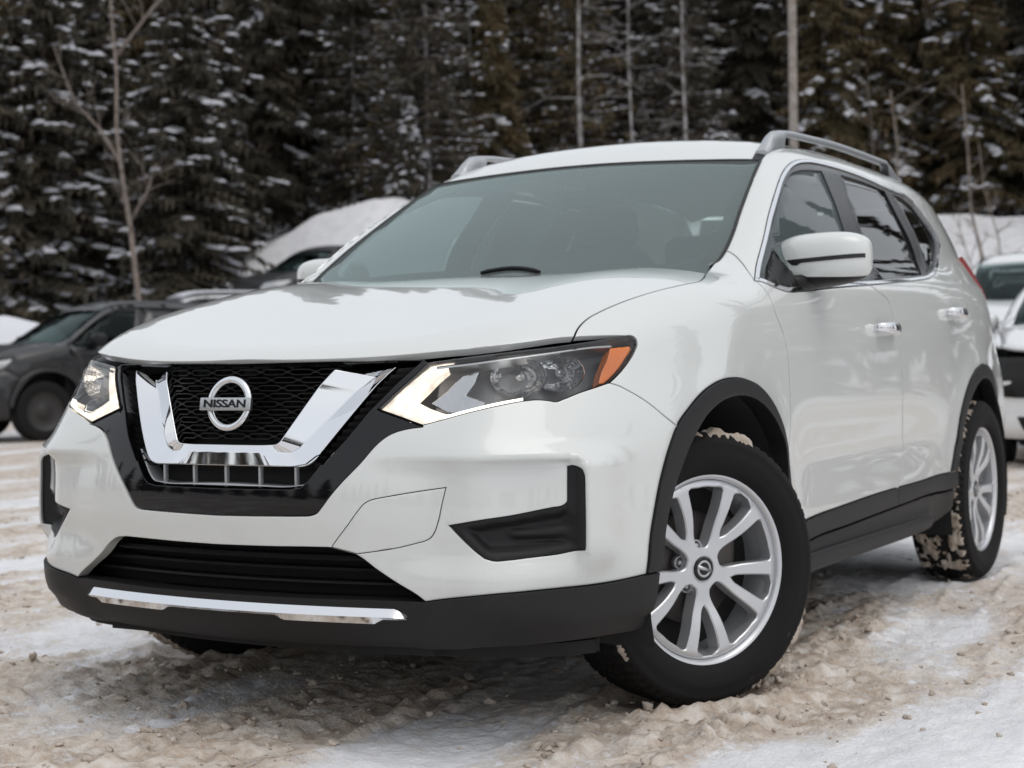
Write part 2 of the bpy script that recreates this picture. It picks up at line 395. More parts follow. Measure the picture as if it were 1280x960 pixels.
def panel_geo(sheet, outline, holes=(), F=None, sp=.025, off=0., thick=.014, gap=.0015, bev=.0035, offfn=None, soft=True, edge_sp=None):
    F = F or body_f
    es = edge_sp or sp*.6
    loops = [np.asarray(outline, float)]+[np.asarray(h, float) for h in holes]
    L2 = []
    for i, l in enumerate(loops):
        if area2(l) < 0: l = l[::-1]
        l = resample(l, es)
        if gap: l = offset_poly(l, gap if i == 0 else -gap)
        L2.append(l)
    pts = []; edges = []; lidx = []
    for l in L2:
        s = len(pts); pts += list(l); n = len(l); edges += [(s+k, s+(k+1) % n) for k in range(n)]; lidx.append((s, n))
    insets = []
    if bev:
        for i, l in enumerate(L2): insets += list(offset_poly(l, bev if i == 0 else -bev))
    mn = L2[0].min(0); mx = L2[0].max(0)
    gx, gy_ = np.meshgrid(np.arange(mn[0]+sp*.5, mx[0], sp), np.arange(mn[1]+sp*.5, mx[1], sp))
    G = np.stack([gx.ravel(), gy_.ravel()], -1)
    G = G[inpoly(G, L2[0])]
    for h in L2[1:]: G = G[~inpoly(G, h)] if len(G) else G
    for l in L2:
        if len(G): G = G[dist_poly(G, l) > max(sp*.45, bev*1.5)]
    if bev and len(insets):
        I = np.array(insets); keep = inpoly(I, L2[0])
        for h in L2[1:]: keep &= ~inpoly(I, h)
        dd = np.full(len(I), 9.)
        for l in L2: dd = np.minimum(dd, dist_poly(I, l))
        I = I[keep & (dd > bev*.6)]
        extra = np.vstack([I, G]) if len(G) else I
    else: extra = G
    allp = np.vstack([np.array(pts), extra]) if len(extra) else np.array(pts)
    res = delaunay_2d_cdt([Vector(p) for p in allp], edges, [], 0, 1e-6)
    vc = np.array([tuple(v) for v in res[0]]); fa = np.array([tuple(t) for t in res[2] if len(t) == 3])
    om = {}
    for i, ov in enumerate(res[3]):
        for o_ in ov: om.setdefault(o_, i)
    cen = vc[fa].mean(1)
    k = inpoly(cen, L2[0])
    for h in L2[1:]: k &= ~inpoly(cen, h)
    fa = fa[k]
    P, bad = from_dom(sheet, vc, F)
    N = grad(P, 1.2e-3, F)
    o_ = np.full(len(P), off, float)
    if offfn is not None: o_ = o_+offfn(P, vc)
    P2 = P+N*o_[:, None]
    # orient faces
    fn = np.cross(P2[fa[:, 1]]-P2[fa[:, 0]], P2[fa[:, 2]]-P2[fa[:, 0]])
    flip = np.sum(fn*N[fa].mean(1), 1) < 0
    fa[flip] = fa[flip][:, ::-1]
    if offfn is not None:
        # displaced sheets: area weighted normals
        fn = np.cross(P2[fa[:, 1]]-P2[fa[:, 0]], P2[fa[:, 2]]-P2[fa[:, 0]])
        NN = np.zeros_like(P2)
        for c in range(3): np.add.at(NN, fa[:, c], fn)
        NN /= np.maximum(np.linalg.norm(NN, axis=1, keepdims=True), 1e-12); NS = NN
    else: NS = N
    V = list(P2); faces = [tuple(map(int, t)) for t in fa]
    NB = NS.copy()
    rim = []
    for (s, n) in lidx:
        ids = [om.get(s+j, None) for j in range(n)]
        ids = [i for i in ids if i is not None]
        ids = [ids[i] for i in range(len(ids)) if ids[i] != ids[i-1]]
        rim.append(ids)
    bset = set(i for r in rim for i in r)
    LN = []
    edge_face = set()
    for t in faces:
        for q in range(3): edge_face.add((t[q], t[(q+1) % 3]))
    rimf = []
    for r in rim:
        n = len(r); base = len(V)
        cen_out = []
        for j in range(n):
            a = r[j]
            tdir = P2[r[(j+1) % n]]-P2[r[j-1]]; tdir /= max(np.linalg.norm(tdir), 1e-9)
            outw = np.cross(tdir, N[a]);
            V.append(P2[a]-N[a]*thick); cen_out.append(outw)
        # outward sign: away from panel interior
        for j in range(n):
            a = r[j]; b = r[(j+1) % n]; a2 = base+j; b2 = base+(j+1) % n
            rimf.append([a, b, b2, a2])
        for j in range(n): NB[r[j]] = NS[r[j]]+.55*np.asarray(cen_out[j])*(1. if (r[j], r[(j+1) % n]) in edge_face else -1.) if soft else NS[r[j]]
    NB /= np.maximum(np.linalg.norm(NB, axis=1, keepdims=True), 1e-9)
    for t in faces:
        for i in t: LN.append(NB[i] if (soft and i in bset) else NS[i])
    V = np.array(V)
    # rim orientation: compare with a neighbouring interior point via the 2D loop sense (outer ccw -> outward right)
    rf2 = []
    if thick:
        for q in rimf:
            a, b, b2, a2 = q
            # the surface triangle uses edge a->b or b->a; the rim must use the opposite sense
            qq = [b, a, a2, b2] if (a, b) in edge_face else [a, b, b2, a2]
            nn = np.cross(V[qq[1]]-V[qq[0]], V[qq[2]]-V[qq[0]]); l = np.linalg.norm(nn)
            if l < 1e-12: continue
            rf2.append(tuple(int(i) for i in qq)); LN += [nn/l]*4
    return V, faces+rf2, LN
def panel(name, sheet, outline, mat, parent, side='L', **kw):
    V, fa, LN = panel_geo(sheet, outline, **kw)
    out = []
    if side in ('L', 'B', 'C'):
        o = link(name, mesh_with_normals(name, V, fa, LN, [mat]), parent); out.append(o)
    if side in ('R', 'B'):
        V2 = np.array(V)*[1, -1, 1]; fa2 = [t[::-1] for t in fa]; LN2 = []; k = 0
        for t in fa:
            q = [np.asarray(n)*[1, -1, 1] for n in LN[k:k+len(t)]]; LN2 += q[::-1]; k += len(t)
        o = link(name, mesh_with_normals(name, V2, fa2, LN2, [mat]), parent); out.append(o)
    return out
# ------------------------------------------------------------------ simple mesh kit
class MB:
    def __init__(s): s.v = []; s.f = []; s.m = []
    def add(s, v, f, m=0):
        b = len(s.v); s.v += [tuple(map(float, p)) for p in v]; s.f += [tuple(int(i)+b for i in q) for q in f]; s.m += [m]*len(f); return s
    def box(s, c, h, rot=None, m=0):
        v = [Vector((x*h[0], y*h[1], z*h[2])) for x in (-1, 1) for y in (-1, 1) for z in (-1, 1)]
        if rot is not None: v = [rot @ p for p in v]
        v = [p+Vector(c) for p in v]
        return s.add(v, [(0, 1, 3, 2), (4, 6, 7, 5), (0, 4, 5, 1), (2, 3, 7, 6), (0, 2, 6, 4), (1, 5, 7, 3)], m)
    def tube(s, pts, rad, n=8, m=0, cap=True):
        pts = [Vector(p) for p in pts]; rad = rad if hasattr(rad, '__len__') else [rad]*len(pts)
        up = Vector((0, 0, 1)); V = []; ref = None
        for i, p in enumerate(pts):
            t = (pts[min(i+1, len(pts)-1)]-pts[max(i-1, 0)]).normalized()
            if ref is None: ref = t.orthogonal().normalized()
            ref = (ref-t*ref.dot(t)).normalized(); b = t.cross(ref)
            V += [p+(ref*math.cos(a)+b*math.sin(a))*rad[i] for a in [2*math.pi*k/n for k in range(n)]]
        F = [(i*n+k, i*n+(k+1) % n, (i+1)*n+(k+1) % n, (i+1)*n+k) for i in range(len(pts)-1) for k in range(n)]
        if cap: F += [tuple(range(n))[::-1], tuple((len(pts)-1)*n+k for k in range(n))]
        return s.add(V, F, m)
    def lathe_y(s, prof, n=48, m=0, closed=False, c=(0, 0, 0)):
        """revolve (y, r) profile about the y axis"""
        V = [(c[0]+r*math.cos(2*math.pi*k/n), c[1]+y, c[2]+r*math.sin(2*math.pi*k/n)) for (y, r) in prof for k in range(n)]
        F = [(i*n+k, (i+1)*n+k, (i+1)*n+(k+1) % n, i*n+(k+1) % n) for i in range(len(prof)-1) for k in range(n)]
        return s.add(V, F, m)
    def ellip(s, c, h, nu=16, nv=10, e=1.0, m=0, rot=None):
        V = []; F = []
        sg = lambda a: math.copysign(abs(a)**e, a)
        for j in range(nv+1):
            ph = -math.pi/2+math.pi*j/nv
            for i in range(nu):
                th = 2*math.pi*i/nu
                p = Vector((sg(math.cos(ph))*sg(math.cos(th))*h[0], sg(math.cos(ph))*sg(math.sin(th))*h[1], sg(math.sin(ph))*h[2]))
                if rot is not None: p = rot @ p
                V.append(p+Vector(c))
        for j in range(nv):
            for i in range(nu): F.append((j*nu+i, j*nu+(i+1) % nu, (j+1)*nu+(i+1) % nu, (j+1)*nu+i))
        return s.add(V, F, m)
    def build(s, name, mat, parent=None, smooth=True, mats=None, bevel=0, segs=2, autosmooth=None, subd=0):
        o = mesh_obj(name, s.v, s.f, mat, parent, smooth, mats, s.m if mats else None)
        if bevel:
            b = o.modifiers.new('bevel', 'BEVEL'); b.width = bevel; b.segments = segs; b.limit_method = 'ANGLE'; b.angle_limit = math.radians(35)
            b.harden_normals = False
        if subd:
            d = o.modifiers.new('sub', 'SUBSURF'); d.levels = subd; d.render_levels = subd
        if autosmooth is not None: o.data.set_sharp_from_angle(angle=math.radians(autosmooth))
        return o
def mirror_copy(o):
    """mirrored copy across y=0 with its own mesh data (the source sits at identity)"""
    me = o.data.copy(); me.transform(Matrix.Diagonal((1, -1, 1, 1))); me.flip_normals()
    c = o.copy(); c.data = me; COL.objects.link(c); return c
# outlines of the panels, metres in car space
DATA = {"hl_rear": [[0.4248, 0.8184, 0.9638], [0.4056, 0.8265, 0.9637], [0.3983, 0.8326, 0.9578], [0.401, 0.838, 0.944], [0.4147, 0.8389, 0.9284], [0.4387, 0.8372, 0.9071], [0.4676, 0.8337, 0.8862], [0.4989, 0.8295, 0.8675], [0.5285, 0.8247, 0.8518]], "hl_bot": [[0.5285, 0.8247, 0.8518], [0.5714, 0.8099, 0.8415], [0.6176, 0.7911, 0.8304], [0.6627, 0.7724, 0.8167], [0.6836, 0.7623, 0.8109], [0.6988, 0.7495, 0.8141], [0.7185, 0.7329, 0.8166], [0.745, 0.7117, 0.8146], [0.7947, 0.6658, 0.8042], [0.8324, 0.6026, 0.788], [0.8524, 0.5565, 0.7748], [0.8716, 0.5156, 0.7634]], "hl_low": [[0.8716, 0.5156, 0.7634], [0.879, 0.4576, 0.7827], [0.8859, 0.3995, 0.8014]], "hl_in": [[0.8859, 0.3995, 0.8014], [0.8523, 0.4412, 0.8488], [0.8265, 0.4694, 0.8817], [0.8013, 0.4889, 0.9092]], "hl_top": [[0.8013, 0.4889, 0.9092], [0.7646, 0.5636, 0.9191], [0.7089, 0.6612, 0.9314], [0.6082, 0.7348, 0.9431], [0.5122, 0.7818, 0.9547], [0.4248, 0.8184, 0.9638]], "bez_out": [[0.8735, 0.5167, 0.7589], [0.8852, 0.4833, 0.7545], [0.8955, 0.4569, 0.7474], [0.9016, 0.4431, 0.7411], [0.9095, 0.4283, 0.7303], [0.9366, 0.3833, 0.6758], [0.9588, 0.3303, 0.618], [0.9639, 0.3108, 0.5947], [0.9671, 0.2944, 0.5741], [0.969, 0.2818, 0.5608], [0.9713, 0.2651, 0.5549], [0.9748, 0.2376, 0.5532], [0.9824, 0.1616, 0.5513], [0.9876, 0.0703, 0.5498]], "bumpcut": [[0.5291, 0.8249, 0.8509], [0.5063, 0.837, 0.8436], [0.4807, 0.8499, 0.8315], [0.4457, 0.8648, 0.8141], [0.4087, 0.8791, 0.7926], [0.3694, 0.8926, 0.7668], [0.3217, 0.905, 0.7393]], "archF": [[0.4862, 0.8936, 0.3945], [0.4724, 0.8974, 0.4736], [0.4476, 0.8981, 0.5386], [0.4044, 0.9002, 0.6302], [0.3672, 0.9033, 0.6904], [0.3232, 0.9048, 0.7394], [0.2546, 0.9074, 0.7813], [0.1737, 0.9097, 0.8184], [0.0829, 0.9125, 0.843], [-0.0187, 0.9132, 0.8518], [-0.1058, 0.912, 0.8476], [-0.2105, 0.9095, 0.827], [-0.2939, 0.9072, 0.7936], [-0.3665, 0.9049, 0.7477], [-0.4204, 0.903, 0.6931], [-0.4496, 0.9022, 0.632], [-0.4436, 0.906, 0.5726]], "archFi": [[0.4317, 0.902, 0.3941], [0.4091, 0.9042, 0.4771], [0.3687, 0.9019, 0.5533], [0.2984, 0.9039, 0.6449], [0.249, 0.9079, 0.6981], [0.1805, 0.9117, 0.7515], [0.1066, 0.9138, 0.7836], [0.009, 0.9148, 0.8023], [-0.0747, 0.9147, 0.804], [-0.1629, 0.9138, 0.7932], [-0.2691, 0.9115, 0.759], [-0.3559, 0.9084, 0.7097], [-0.425, 0.9047, 0.638], [-0.4296, 0.9068, 0.5816]], "lg": [[0.983, 0.065, 0.4806], [0.9781, 0.1566, 0.4802], [0.964, 0.2856, 0.4824], [0.9593, 0.3165, 0.4823], [0.9533, 0.3506, 0.4785], [0.9452, 0.385, 0.4626], [0.9349, 0.4218, 0.4355], [0.9212, 0.4781, 0.4], [0.9115, 0.515, 0.3789], [0.9053, 0.5367, 0.3628]], "cladtop": [[0.9053, 0.5367, 0.3628], [0.8929, 0.5892, 0.3707], [0.8713, 0.661, 0.3792], [0.8173, 0.7344, 0.3845], [0.7456, 0.7988, 0.388], [0.6539, 0.8444, 0.3881], [0.5764, 0.8682, 0.389], [0.4861, 0.8936, 0.3935]], "fog": [[[0.8791, 0.5859, 0.5356], [0.8571, 0.6557, 0.5479], [0.8079, 0.7113, 0.5562], [0.7494, 0.7833, 0.5716]], [[0.7494, 0.7833, 0.5716], [0.7327, 0.8035, 0.5763], [0.726, 0.8093, 0.5824], [0.7234, 0.8103, 0.5968]], [[0.7234, 0.8103, 0.5968], [0.7216, 0.8099, 0.6334], [0.7217, 0.8105, 0.6646]], [[0.7217, 0.8105, 0.6646], [0.7128, 0.8214, 0.666], [0.715, 0.8389, 0.661], [0.7168, 0.8489, 0.6485], [0.7169, 0.8516, 0.6249]], [[0.7169, 0.8516, 0.6249], [0.7189, 0.8523, 0.5429], [0.7178, 0.8496, 0.4732]], [[0.7178, 0.8496, 0.4732], [0.7391, 0.7967, 0.4649], [0.7856, 0.7387, 0.4583], [0.8182, 0.7049, 0.4549], [0.8408, 0.6801, 0.4545], [0.8516, 0.6634, 0.4604]], [[0.8516, 0.6634, 0.4604], [0.8633, 0.637, 0.4832], [0.8737, 0.6057, 0.514], [0.8791, 0.5859, 0.5356]]], "tow": [[[0.9595, 0.3155, 0.4832], [0.9587, 0.3277, 0.4985], [0.9555, 0.3601, 0.5364], [0.9502, 0.3862, 0.57], [0.9463, 0.3994, 0.5848], [0.9416, 0.4141, 0.5931], [0.9339, 0.4356, 0.5986]], [[0.9339, 0.4356, 0.5986], [0.9087, 0.4959, 0.6093], [0.877, 0.5787, 0.6218]], [[0.877, 0.5787, 0.6218], [0.8816, 0.5713, 0.5882], [0.8859, 0.5601, 0.5389], [0.8876, 0.5522, 0.5187], [0.8903, 0.5428, 0.5058], [0.8953, 0.5286, 0.4984]], [[0.8953, 0.5286, 0.4984], [0.9159, 0.4763, 0.4846], [0.9469, 0.3796, 0.469]]], "hoodcut": [[0.5592, 0.7479, 0.9619], [0.542, 0.7445, 0.9745], [0.5223, 0.7421, 0.9862], [0.4993, 0.7412, 0.9971], [0.4665, 0.742, 1.0101], [0.4207, 0.7475, 1.0243], [0.3338, 0.7601, 1.0473], [0.1709, 0.7841, 1.0809], [0.0109, 0.8037, 1.1047], [-0.0521, 0.8064, 1.1119], [-0.1235, 0.7899, 1.1235], [-0.2377, 0.7496, 1.1422]], "seam": [[-0.3335, 0.725, 1.1637], [-0.4271, 0.726, 1.1987]], "seamA": [[-0.4591, 0.7255, 1.2165], [-0.4466, 0.7504, 1.2031], [-0.4205, 0.7806, 1.1821], [-0.3794, 0.8187, 1.1514], [-0.3516, 0.8487, 1.1221]], "ws_side": [[-1.0059, 0.6172, 1.5383], [-0.8608, 0.6447, 1.4635], [-0.6627, 0.6826, 1.3471], [-0.513, 0.7114, 1.2527], [-0.44, 0.7182, 1.2066], [-0.3983, 0.7177, 1.1815], [-0.3709, 0.7092, 1.1669]], "ws_top": [[-1.0059, 0.6172, 1.5383], [-0.9906, 0.5667, 1.5418], [-0.9764, 0.4889, 1.5455], [-0.9639, 0.3525, 1.5515], [-0.9576, 0.2101, 1.5563], [-0.9565, 0.0464, 1.5598]], "doorcut1": [[-0.3516, 0.8487, 1.1221], [-0.3822, 0.8795, 1.0811], [-0.3934, 0.8938, 1.0355], [-0.4453, 0.8999, 0.9687], [-0.4728, 0.901, 0.9133], [-0.4938, 0.8991, 0.8078], [-0.4936, 0.8975, 0.6873], [-0.4583, 0.9023, 0.6084]], "doorcut2": [[-1.308, 0.8788, 1.137], [-1.3859, 0.8896, 1.1134], [-1.4665, 0.8946, 1.0854], [-1.4957, 0.9007, 1.0395], [-1.5465, 0.9052, 0.9686], [-1.574, 0.9044, 0.8858], [-1.599, 0.8993, 0.7301], [-1.6419, 0.8861, 0.5775], [-1.5896, 0.8951, 0.4972], [-1.5231, 0.9018, 0.4441]], "doorcut3": [[-2.3713, 0.8159, 1.2314], [-2.3122, 0.8686, 1.1687], [-2.3711, 0.8863, 1.1203], [-2.4787, 0.8917, 1.0661], [-2.5552, 0.8933, 1.0102], [-2.5982, 0.8943, 0.9403], [-2.5709, 0.9033, 0.848]], "trim_top": [[-0.3516, 0.8487, 1.1221], [-0.3962, 0.8339, 1.1469], [-0.5625, 0.7943, 1.2513], [-0.6755, 0.7676, 1.3287], [-0.8337, 0.7317, 1.4182], [-0.9918, 0.6943, 1.4892], [-1.1103, 0.6724, 1.5311], [-1.219, 0.6604, 1.5572], [-1.3333, 0.653, 1.572], [-1.4886, 0.6496, 1.5787], [-1.7736, 0.6555, 1.576], [-1.9969, 0.6645, 1.564], [-2.1993, 0.6723, 1.547], [-2.4574, 0.6708, 1.531], [-2.53, 0.6784, 1.5091], [-2.5851, 0.7042, 1.4536], [-2.6375, 0.7312, 1.3939], [-2.6326, 0.7468, 1.3605], [-2.5494, 0.7708, 1.3102], [-2.4203, 0.8025, 1.2495]], "trim_bot": [[-2.4203, 0.8025, 1.2495], [-2.2878, 0.8295, 1.2154], [-2.126, 0.853, 1.1892], [-1.9352, 0.8652, 1.1736], [-1.6217, 0.8735, 1.1548], [-1.308, 0.8788, 1.137], [-0.9182, 0.8825, 1.1153], [-0.6308, 0.8822, 1.0973], [-0.5354, 0.8801, 1.0942], [-0.468, 0.8737, 1.1018], [-0.3516, 0.8487, 1.1221]], "glassF": [[[-0.4019, 0.8413, 1.1422], [-0.5157, 0.815, 1.2058], [-0.6672, 0.7858, 1.3055], [-0.8167, 0.7535, 1.3907], [-0.9925, 0.7126, 1.4676], [-1.0943, 0.6944, 1.5034], [-1.1699, 0.689, 1.5183], [-1.4276, 0.6791, 1.5406]], [[-1.4276, 0.6791, 1.5406], [-1.4026, 0.7209, 1.4605], [-1.3436, 0.7841, 1.3257], [-1.3225, 0.8229, 1.2102], [-1.2346, 0.8673, 1.1523]], [[-1.2346, 0.8673, 1.1523], [-0.945, 0.8736, 1.1339], [-0.5522, 0.8741, 1.1088], [-0.4742, 0.8667, 1.1161], [-0.4019, 0.8413, 1.1422]]], "glassR": [[[-1.6382, 0.6766, 1.5454], [-1.8797, 0.6804, 1.5397], [-2.124, 0.6859, 1.5248]], [[-2.124, 0.6859, 1.5248], [-2.1167, 0.7424, 1.4151], [-2.1184, 0.8132, 1.24], [-2.0579, 0.8422, 1.2007]], [[-2.0579, 0.8422, 1.2007], [-1.6744, 0.8578, 1.1753], [-1.3912, 0.8664, 1.1574]], [[-1.3912, 0.8664, 1.1574], [-1.4992, 0.8134, 1.2315], [-1.5131, 0.768, 1.364], [-1.6382, 0.6766, 1.5454]]], "glassQ": [[[-2.2278, 0.6853, 1.5207], [-2.3777, 0.6845, 1.5103], [-2.4495, 0.692, 1.4898]], [[-2.4495, 0.692, 1.4898], [-2.5006, 0.7184, 1.4346], [-2.5459, 0.7467, 1.3719], [-2.5226, 0.7609, 1.3413], [-2.4083, 0.7903, 1.2714], [-2.264, 0.8208, 1.2272], [-2.1555, 0.8358, 1.2089]], [[-2.1555, 0.8358, 1.2089], [-2.2067, 0.8034, 1.2562], [-2.2057, 0.7497, 1.3959], [-2.2278, 0.6853, 1.5207]]], "clad_top": [[-0.5877, 0.9013, 0.4223], [-0.6407, 0.8996, 0.4233], [-0.916, 0.9004, 0.4343], [-1.3236, 0.9009, 0.446], [-1.786, 0.9026, 0.4512], [-2.163, 0.9069, 0.4572]], "clad_bot": [[-0.6507, 0.8902, 0.3611], [-0.6925, 0.8903, 0.3617], [-1.0105, 0.894, 0.3714], [-1.518, 0.8984, 0.3867], [-2.1132, 0.9017, 0.3931]], "archR": [[-2.1666, 0.9088, 0.4374], [-2.2266, 0.906, 0.5456], [-2.2995, 0.9063, 0.6644], [-2.3719, 0.9067, 0.7483], [-2.4749, 0.9055, 0.8147], [-2.5804, 0.904, 0.8415], [-2.6659, 0.9016, 0.8468], [-2.7953, 0.895, 0.8321]], "drl": [[[0.8844, 0.4037, 0.8023], [0.8468, 0.4489, 0.8551], [0.8035, 0.4928, 0.9045]], [[0.8035, 0.4928, 0.9045], [0.7898, 0.5175, 0.9106], [0.7765, 0.5445, 0.9139]], [[0.7765, 0.5445, 0.9139], [0.8215, 0.5101, 0.8626], [0.8514, 0.4797, 0.825]], [[0.8514, 0.4797, 0.825], [0.8475, 0.5213, 0.8058], [0.8412, 0.5584, 0.7937]], [[0.8412, 0.5584, 0.7937], [0.821, 0.6174, 0.7995], [0.7858, 0.6714, 0.8113], [0.7337, 0.7161, 0.8226]], [[0.7337, 0.7161, 0.8226], [0.7378, 0.7183, 0.8144]], [[0.7378, 0.7183, 0.8144], [0.816, 0.6357, 0.7967], [0.852, 0.5562, 0.7757], [0.8708, 0.5151, 0.7652]], [[0.8708, 0.5151, 0.7652], [0.8786, 0.4574, 0.7836], [0.8844, 0.4037, 0.8023]]], "amber": [[[0.4758, 0.8098, 0.9407], [0.4136, 0.8334, 0.9446]], [[0.4136, 0.8334, 0.9446], [0.4132, 0.8362, 0.9382], [0.4392, 0.8354, 0.913], [0.4735, 0.8312, 0.8873], [0.5051, 0.8261, 0.8695], [0.5343, 0.8207, 0.8548]], [[0.5343, 0.8207, 0.8548], [0.5489, 0.8131, 0.8559]], [[0.5489, 0.8131, 0.8559], [0.529, 0.8104, 0.8796], [0.4976, 0.8124, 0.9109], [0.4758, 0.8098, 0.9407]]], "bar": [[0.9216, 0.4619, 0.3441], [0.9138, 0.4829, 0.3332], [0.907, 0.4934, 0.321], [0.9046, 0.4917, 0.3141], [0.9173, 0.4385, 0.3153], [0.9177, 0.4164, 0.3055], [0.9312, 0.3494, 0.3068], [0.9575, 0.1795, 0.3146], [0.9624, 0.1575, 0.3224], [0.9678, 0.0489, 0.3221]], "bar_top": [[0.9751, 0.0555, 0.3493], [0.9568, 0.2775, 0.3497], [0.9216, 0.4619, 0.3441]], "handF": [[-1.2695, 0.9029, 0.9967], [-1.5271, 0.9031, 1.0124]], "rib_out": [[0.7992, 0.4836, 0.9139], [0.8436, 0.4468, 0.8635], [0.8867, 0.3963, 0.8014], [0.9228, 0.3525, 0.7394], [0.9487, 0.313, 0.6809], [0.9613, 0.2872, 0.6459]], "val_bot": [[0.9203, 0.0085, 0.2399], [0.9069, 0.2384, 0.2409], [0.873, 0.4429, 0.2429], [0.836, 0.6162, 0.2498], [0.7311, 0.7679, 0.2534], [0.5076, 0.8536, 0.2502], [0.4524, 0.8644, 0.2474]], "turn_wedge": [[0.8399, 0.5124, 0.8259], [0.8145, 0.5407, 0.853], [0.785, 0.5646, 0.8895], [0.7662, 0.5991, 0.9019], [0.7831, 0.5958, 0.8743], [0.8042, 0.5821, 0.8452], [0.7962, 0.633, 0.83], [0.8114, 0.6289, 0.8084], [0.827, 0.5888, 0.8034], [0.8354, 0.5529, 0.8073]], "hl_line": [[0.799, 0.5076, 0.9033], [0.7704, 0.567, 0.9107], [0.738, 0.6347, 0.9198], [0.6844, 0.6904, 0.928], [0.6125, 0.737, 0.9374], [0.5291, 0.7795, 0.9461], [0.4678, 0.809, 0.9484]]}
HOT = [[[0.8519, 0.431, 0.8098], 1.0, 0.011], [[0.8226, 0.4702, 0.8449], 1.1, 0.009], [[0.8031, 0.4918, 0.8682], 1.1, 0.009], [[0.7838, 0.5105, 0.8886], 1.0, 0.008], [[0.8553, 0.4528, 0.7893], 0.8, 0.011], [[0.8422, 0.4836, 0.797], 1.0, 0.012], [[0.8404, 0.5149, 0.7809], 0.8, 0.012], [[0.8341, 0.5431, 0.775], 0.7, 0.01], [[0.8569, 0.4756, 0.7726], 0.6, 0.008], [[0.8165, 0.5878, 0.7831], 0.6, 0.006], [[0.7938, 0.635, 0.7943], 0.5, 0.005]]
# ------------------------------------------------------------------ the white car
def E3(key): return np.array(DATA[key], float)
def dom(sheet, key, sub=6): return spline(to_dom(sheet, E3(key)), sub)
def domloop(sheet, key): return ring(*[spline(to_dom(sheet, np.array(s)), 6) for s in DATA[key]])
def memo(fn):
    cache = {}
    def g(*a):
        k = tuple(round(float(q), 5) if isinstance(q, (float, int, np.floating)) else q for q in a)
        if k not in cache: cache[k] = fn(*a)
        return cache[k].copy()
    return g
@memo
def side_pt(x, z):
    """point of the flank at (x, z)"""
    O = np.array([[x, 1.3, z]]); D = np.array([[0, -1., 0]]); t = cast(O, D, 0, 1.2, 40); return (O+t[:, None]*D)[0]
@memo
def front_pt(y, z, F=None):
    O = np.array([[1.5, y, z]]); D = np.array([[-1., 0, 0]]); t = cast(O, D, 0, 1.4, 40, F); return (O+t[:, None]*D)[0]
@memo
def top_pt(x, y, F=None):
    O = np.array([[x, y, 2.0]]); D = np.array([[0, 0, -1.]]); t = cast(O, D, 0, 1.9, 50, F); return (O+t[:, None]*D)[0]
def SP(*xz, sub=4): return spline(to_dom('S', np.array([side_pt(x, z) for x, z in xz])), sub)
def FP(*yz, sub=4): return spline(to_dom('F', np.array([front_pt(y, z) for y, z in yz])), sub)
def mirF(p): q = np.array(p)[::-1].copy(); q[:, 0] *= -1; return q     # mirrored path in the front / top domain
def mirT(p): q = np.array(p)[::-1].copy(); q[:, 1] *= -1; return q

car = thing('family_car', 'pearl white family SUV in the foreground with lit headlights and silver alloy wheels', 'car')

# ---- bumper -------------------------------------------------------
lgc = spline(to_dom('F', np.vstack([[[.986, 0, .4785]], E3('lg')[1:]])), 6)        # lower grille opening, centre -> corner
bezc = spline(to_dom('F', np.vstack([E3('bez_out')[:-1], [[.986, 0, .5485]]])), 6)  # headlight -> centre
half = ring(lgc, dom('F', 'cladtop'), dom('F', 'archF')[:37], dom('F', 'bumpcut')[::-1], dom('F', 'hl_bot'), bezc)
archsplit = dom('F', 'archF')
j = int(np.argmin(np.linalg.norm(archsplit-dom('F', 'bumpcut')[-1], axis=1)))
half = ring(lgc, dom('F', 'cladtop'), archsplit[:j], dom('F', 'bumpcut')[::-1], dom('F', 'hl_bot'), bezc)
fogp = domloop('F', 'fog'); tow = domloop('F', 'tow')
full = ring(half, mirF(half))
panel('bumper_cover', 'F', full, M['paint'], car, 'C', holes=[fogp, mirF(fogp), tow], sp=.018, thick=.03, gap=.001)
panel('tow_hook_cover', 'F', tow, M['paint'], car, 'L', sp=.02, gap=.0012, thick=.01)
# fog inserts: recessed dark pockets
def fog_off(P, uv):
    d = dist_poly(uv, fogp); z = P[:, 2]; y = np.abs(P[:, 1])
    o = -.004-.010*sstep(.004, .03, d)
    o = o+.010*sstep(.555, .562, z+.13*(.80-y)*0-.0)*0
    lo = sstep(.560, .545, z-.06*(y-.70)); low = sstep(.474, .486, z-.0*y)
    o = o-.016*lo*low*sstep(.012, .03, d)
    bar = sstep(.005, .012, .018-np.abs(z-(.512+.05*(y-.75))))*sstep(.705, .72, y)*lo
    return o+.012*bar*sstep(.012, .03, d)
for o in panel('fog_lamp_blank', 'F', fogp, M['plastic'], car, 'B', sp=.008, off=0, offfn=fog_off, thick=.03, gap=.0005, bev=0): pass

# ---- black grille surround -----------------------------------------
hf = np.array([(.874, 0, .915), (.872, .132, .914), (.845, .301, .9165), (.812, .41, .9205), (.790, .470, .919)])
topc = spline(to_dom('F', hf), 5)
hlin = dom('F', 'hl_in'); hllow = dom('F', 'hl_low')
halfb = ring(topc, hlin[::-1], hllow[::-1], bezc)
gp_ = [(0, .669), (.20, .669), (.243, .6715), (.287, .676), (.337, .736), (.378, .799), (.427, .861), (.468, .9130)]
gopen = to_dom('F', np.array([front_pt(y, z) for y, z in gp_]+[front_pt(.25, .914), front_pt(0, .912)]))
grille_open = ring(mirF(gopen[:-1]), gopen) if False else ring(gopen, mirF(gopen))
def arc(pts): return np.array([front_pt(y, z) for y, z in pts])
slat_h = to_dom('F', arc([(0, .616), (.10, .6165), (.205, .6175), (.233, .622), (.252, .637), (.300, .702), (.268, .693), (.243, .6735), (.202, .6665), (.10, .6665), (0, .6665)]))
slat_open = ring(slat_h, mirF(slat_h))
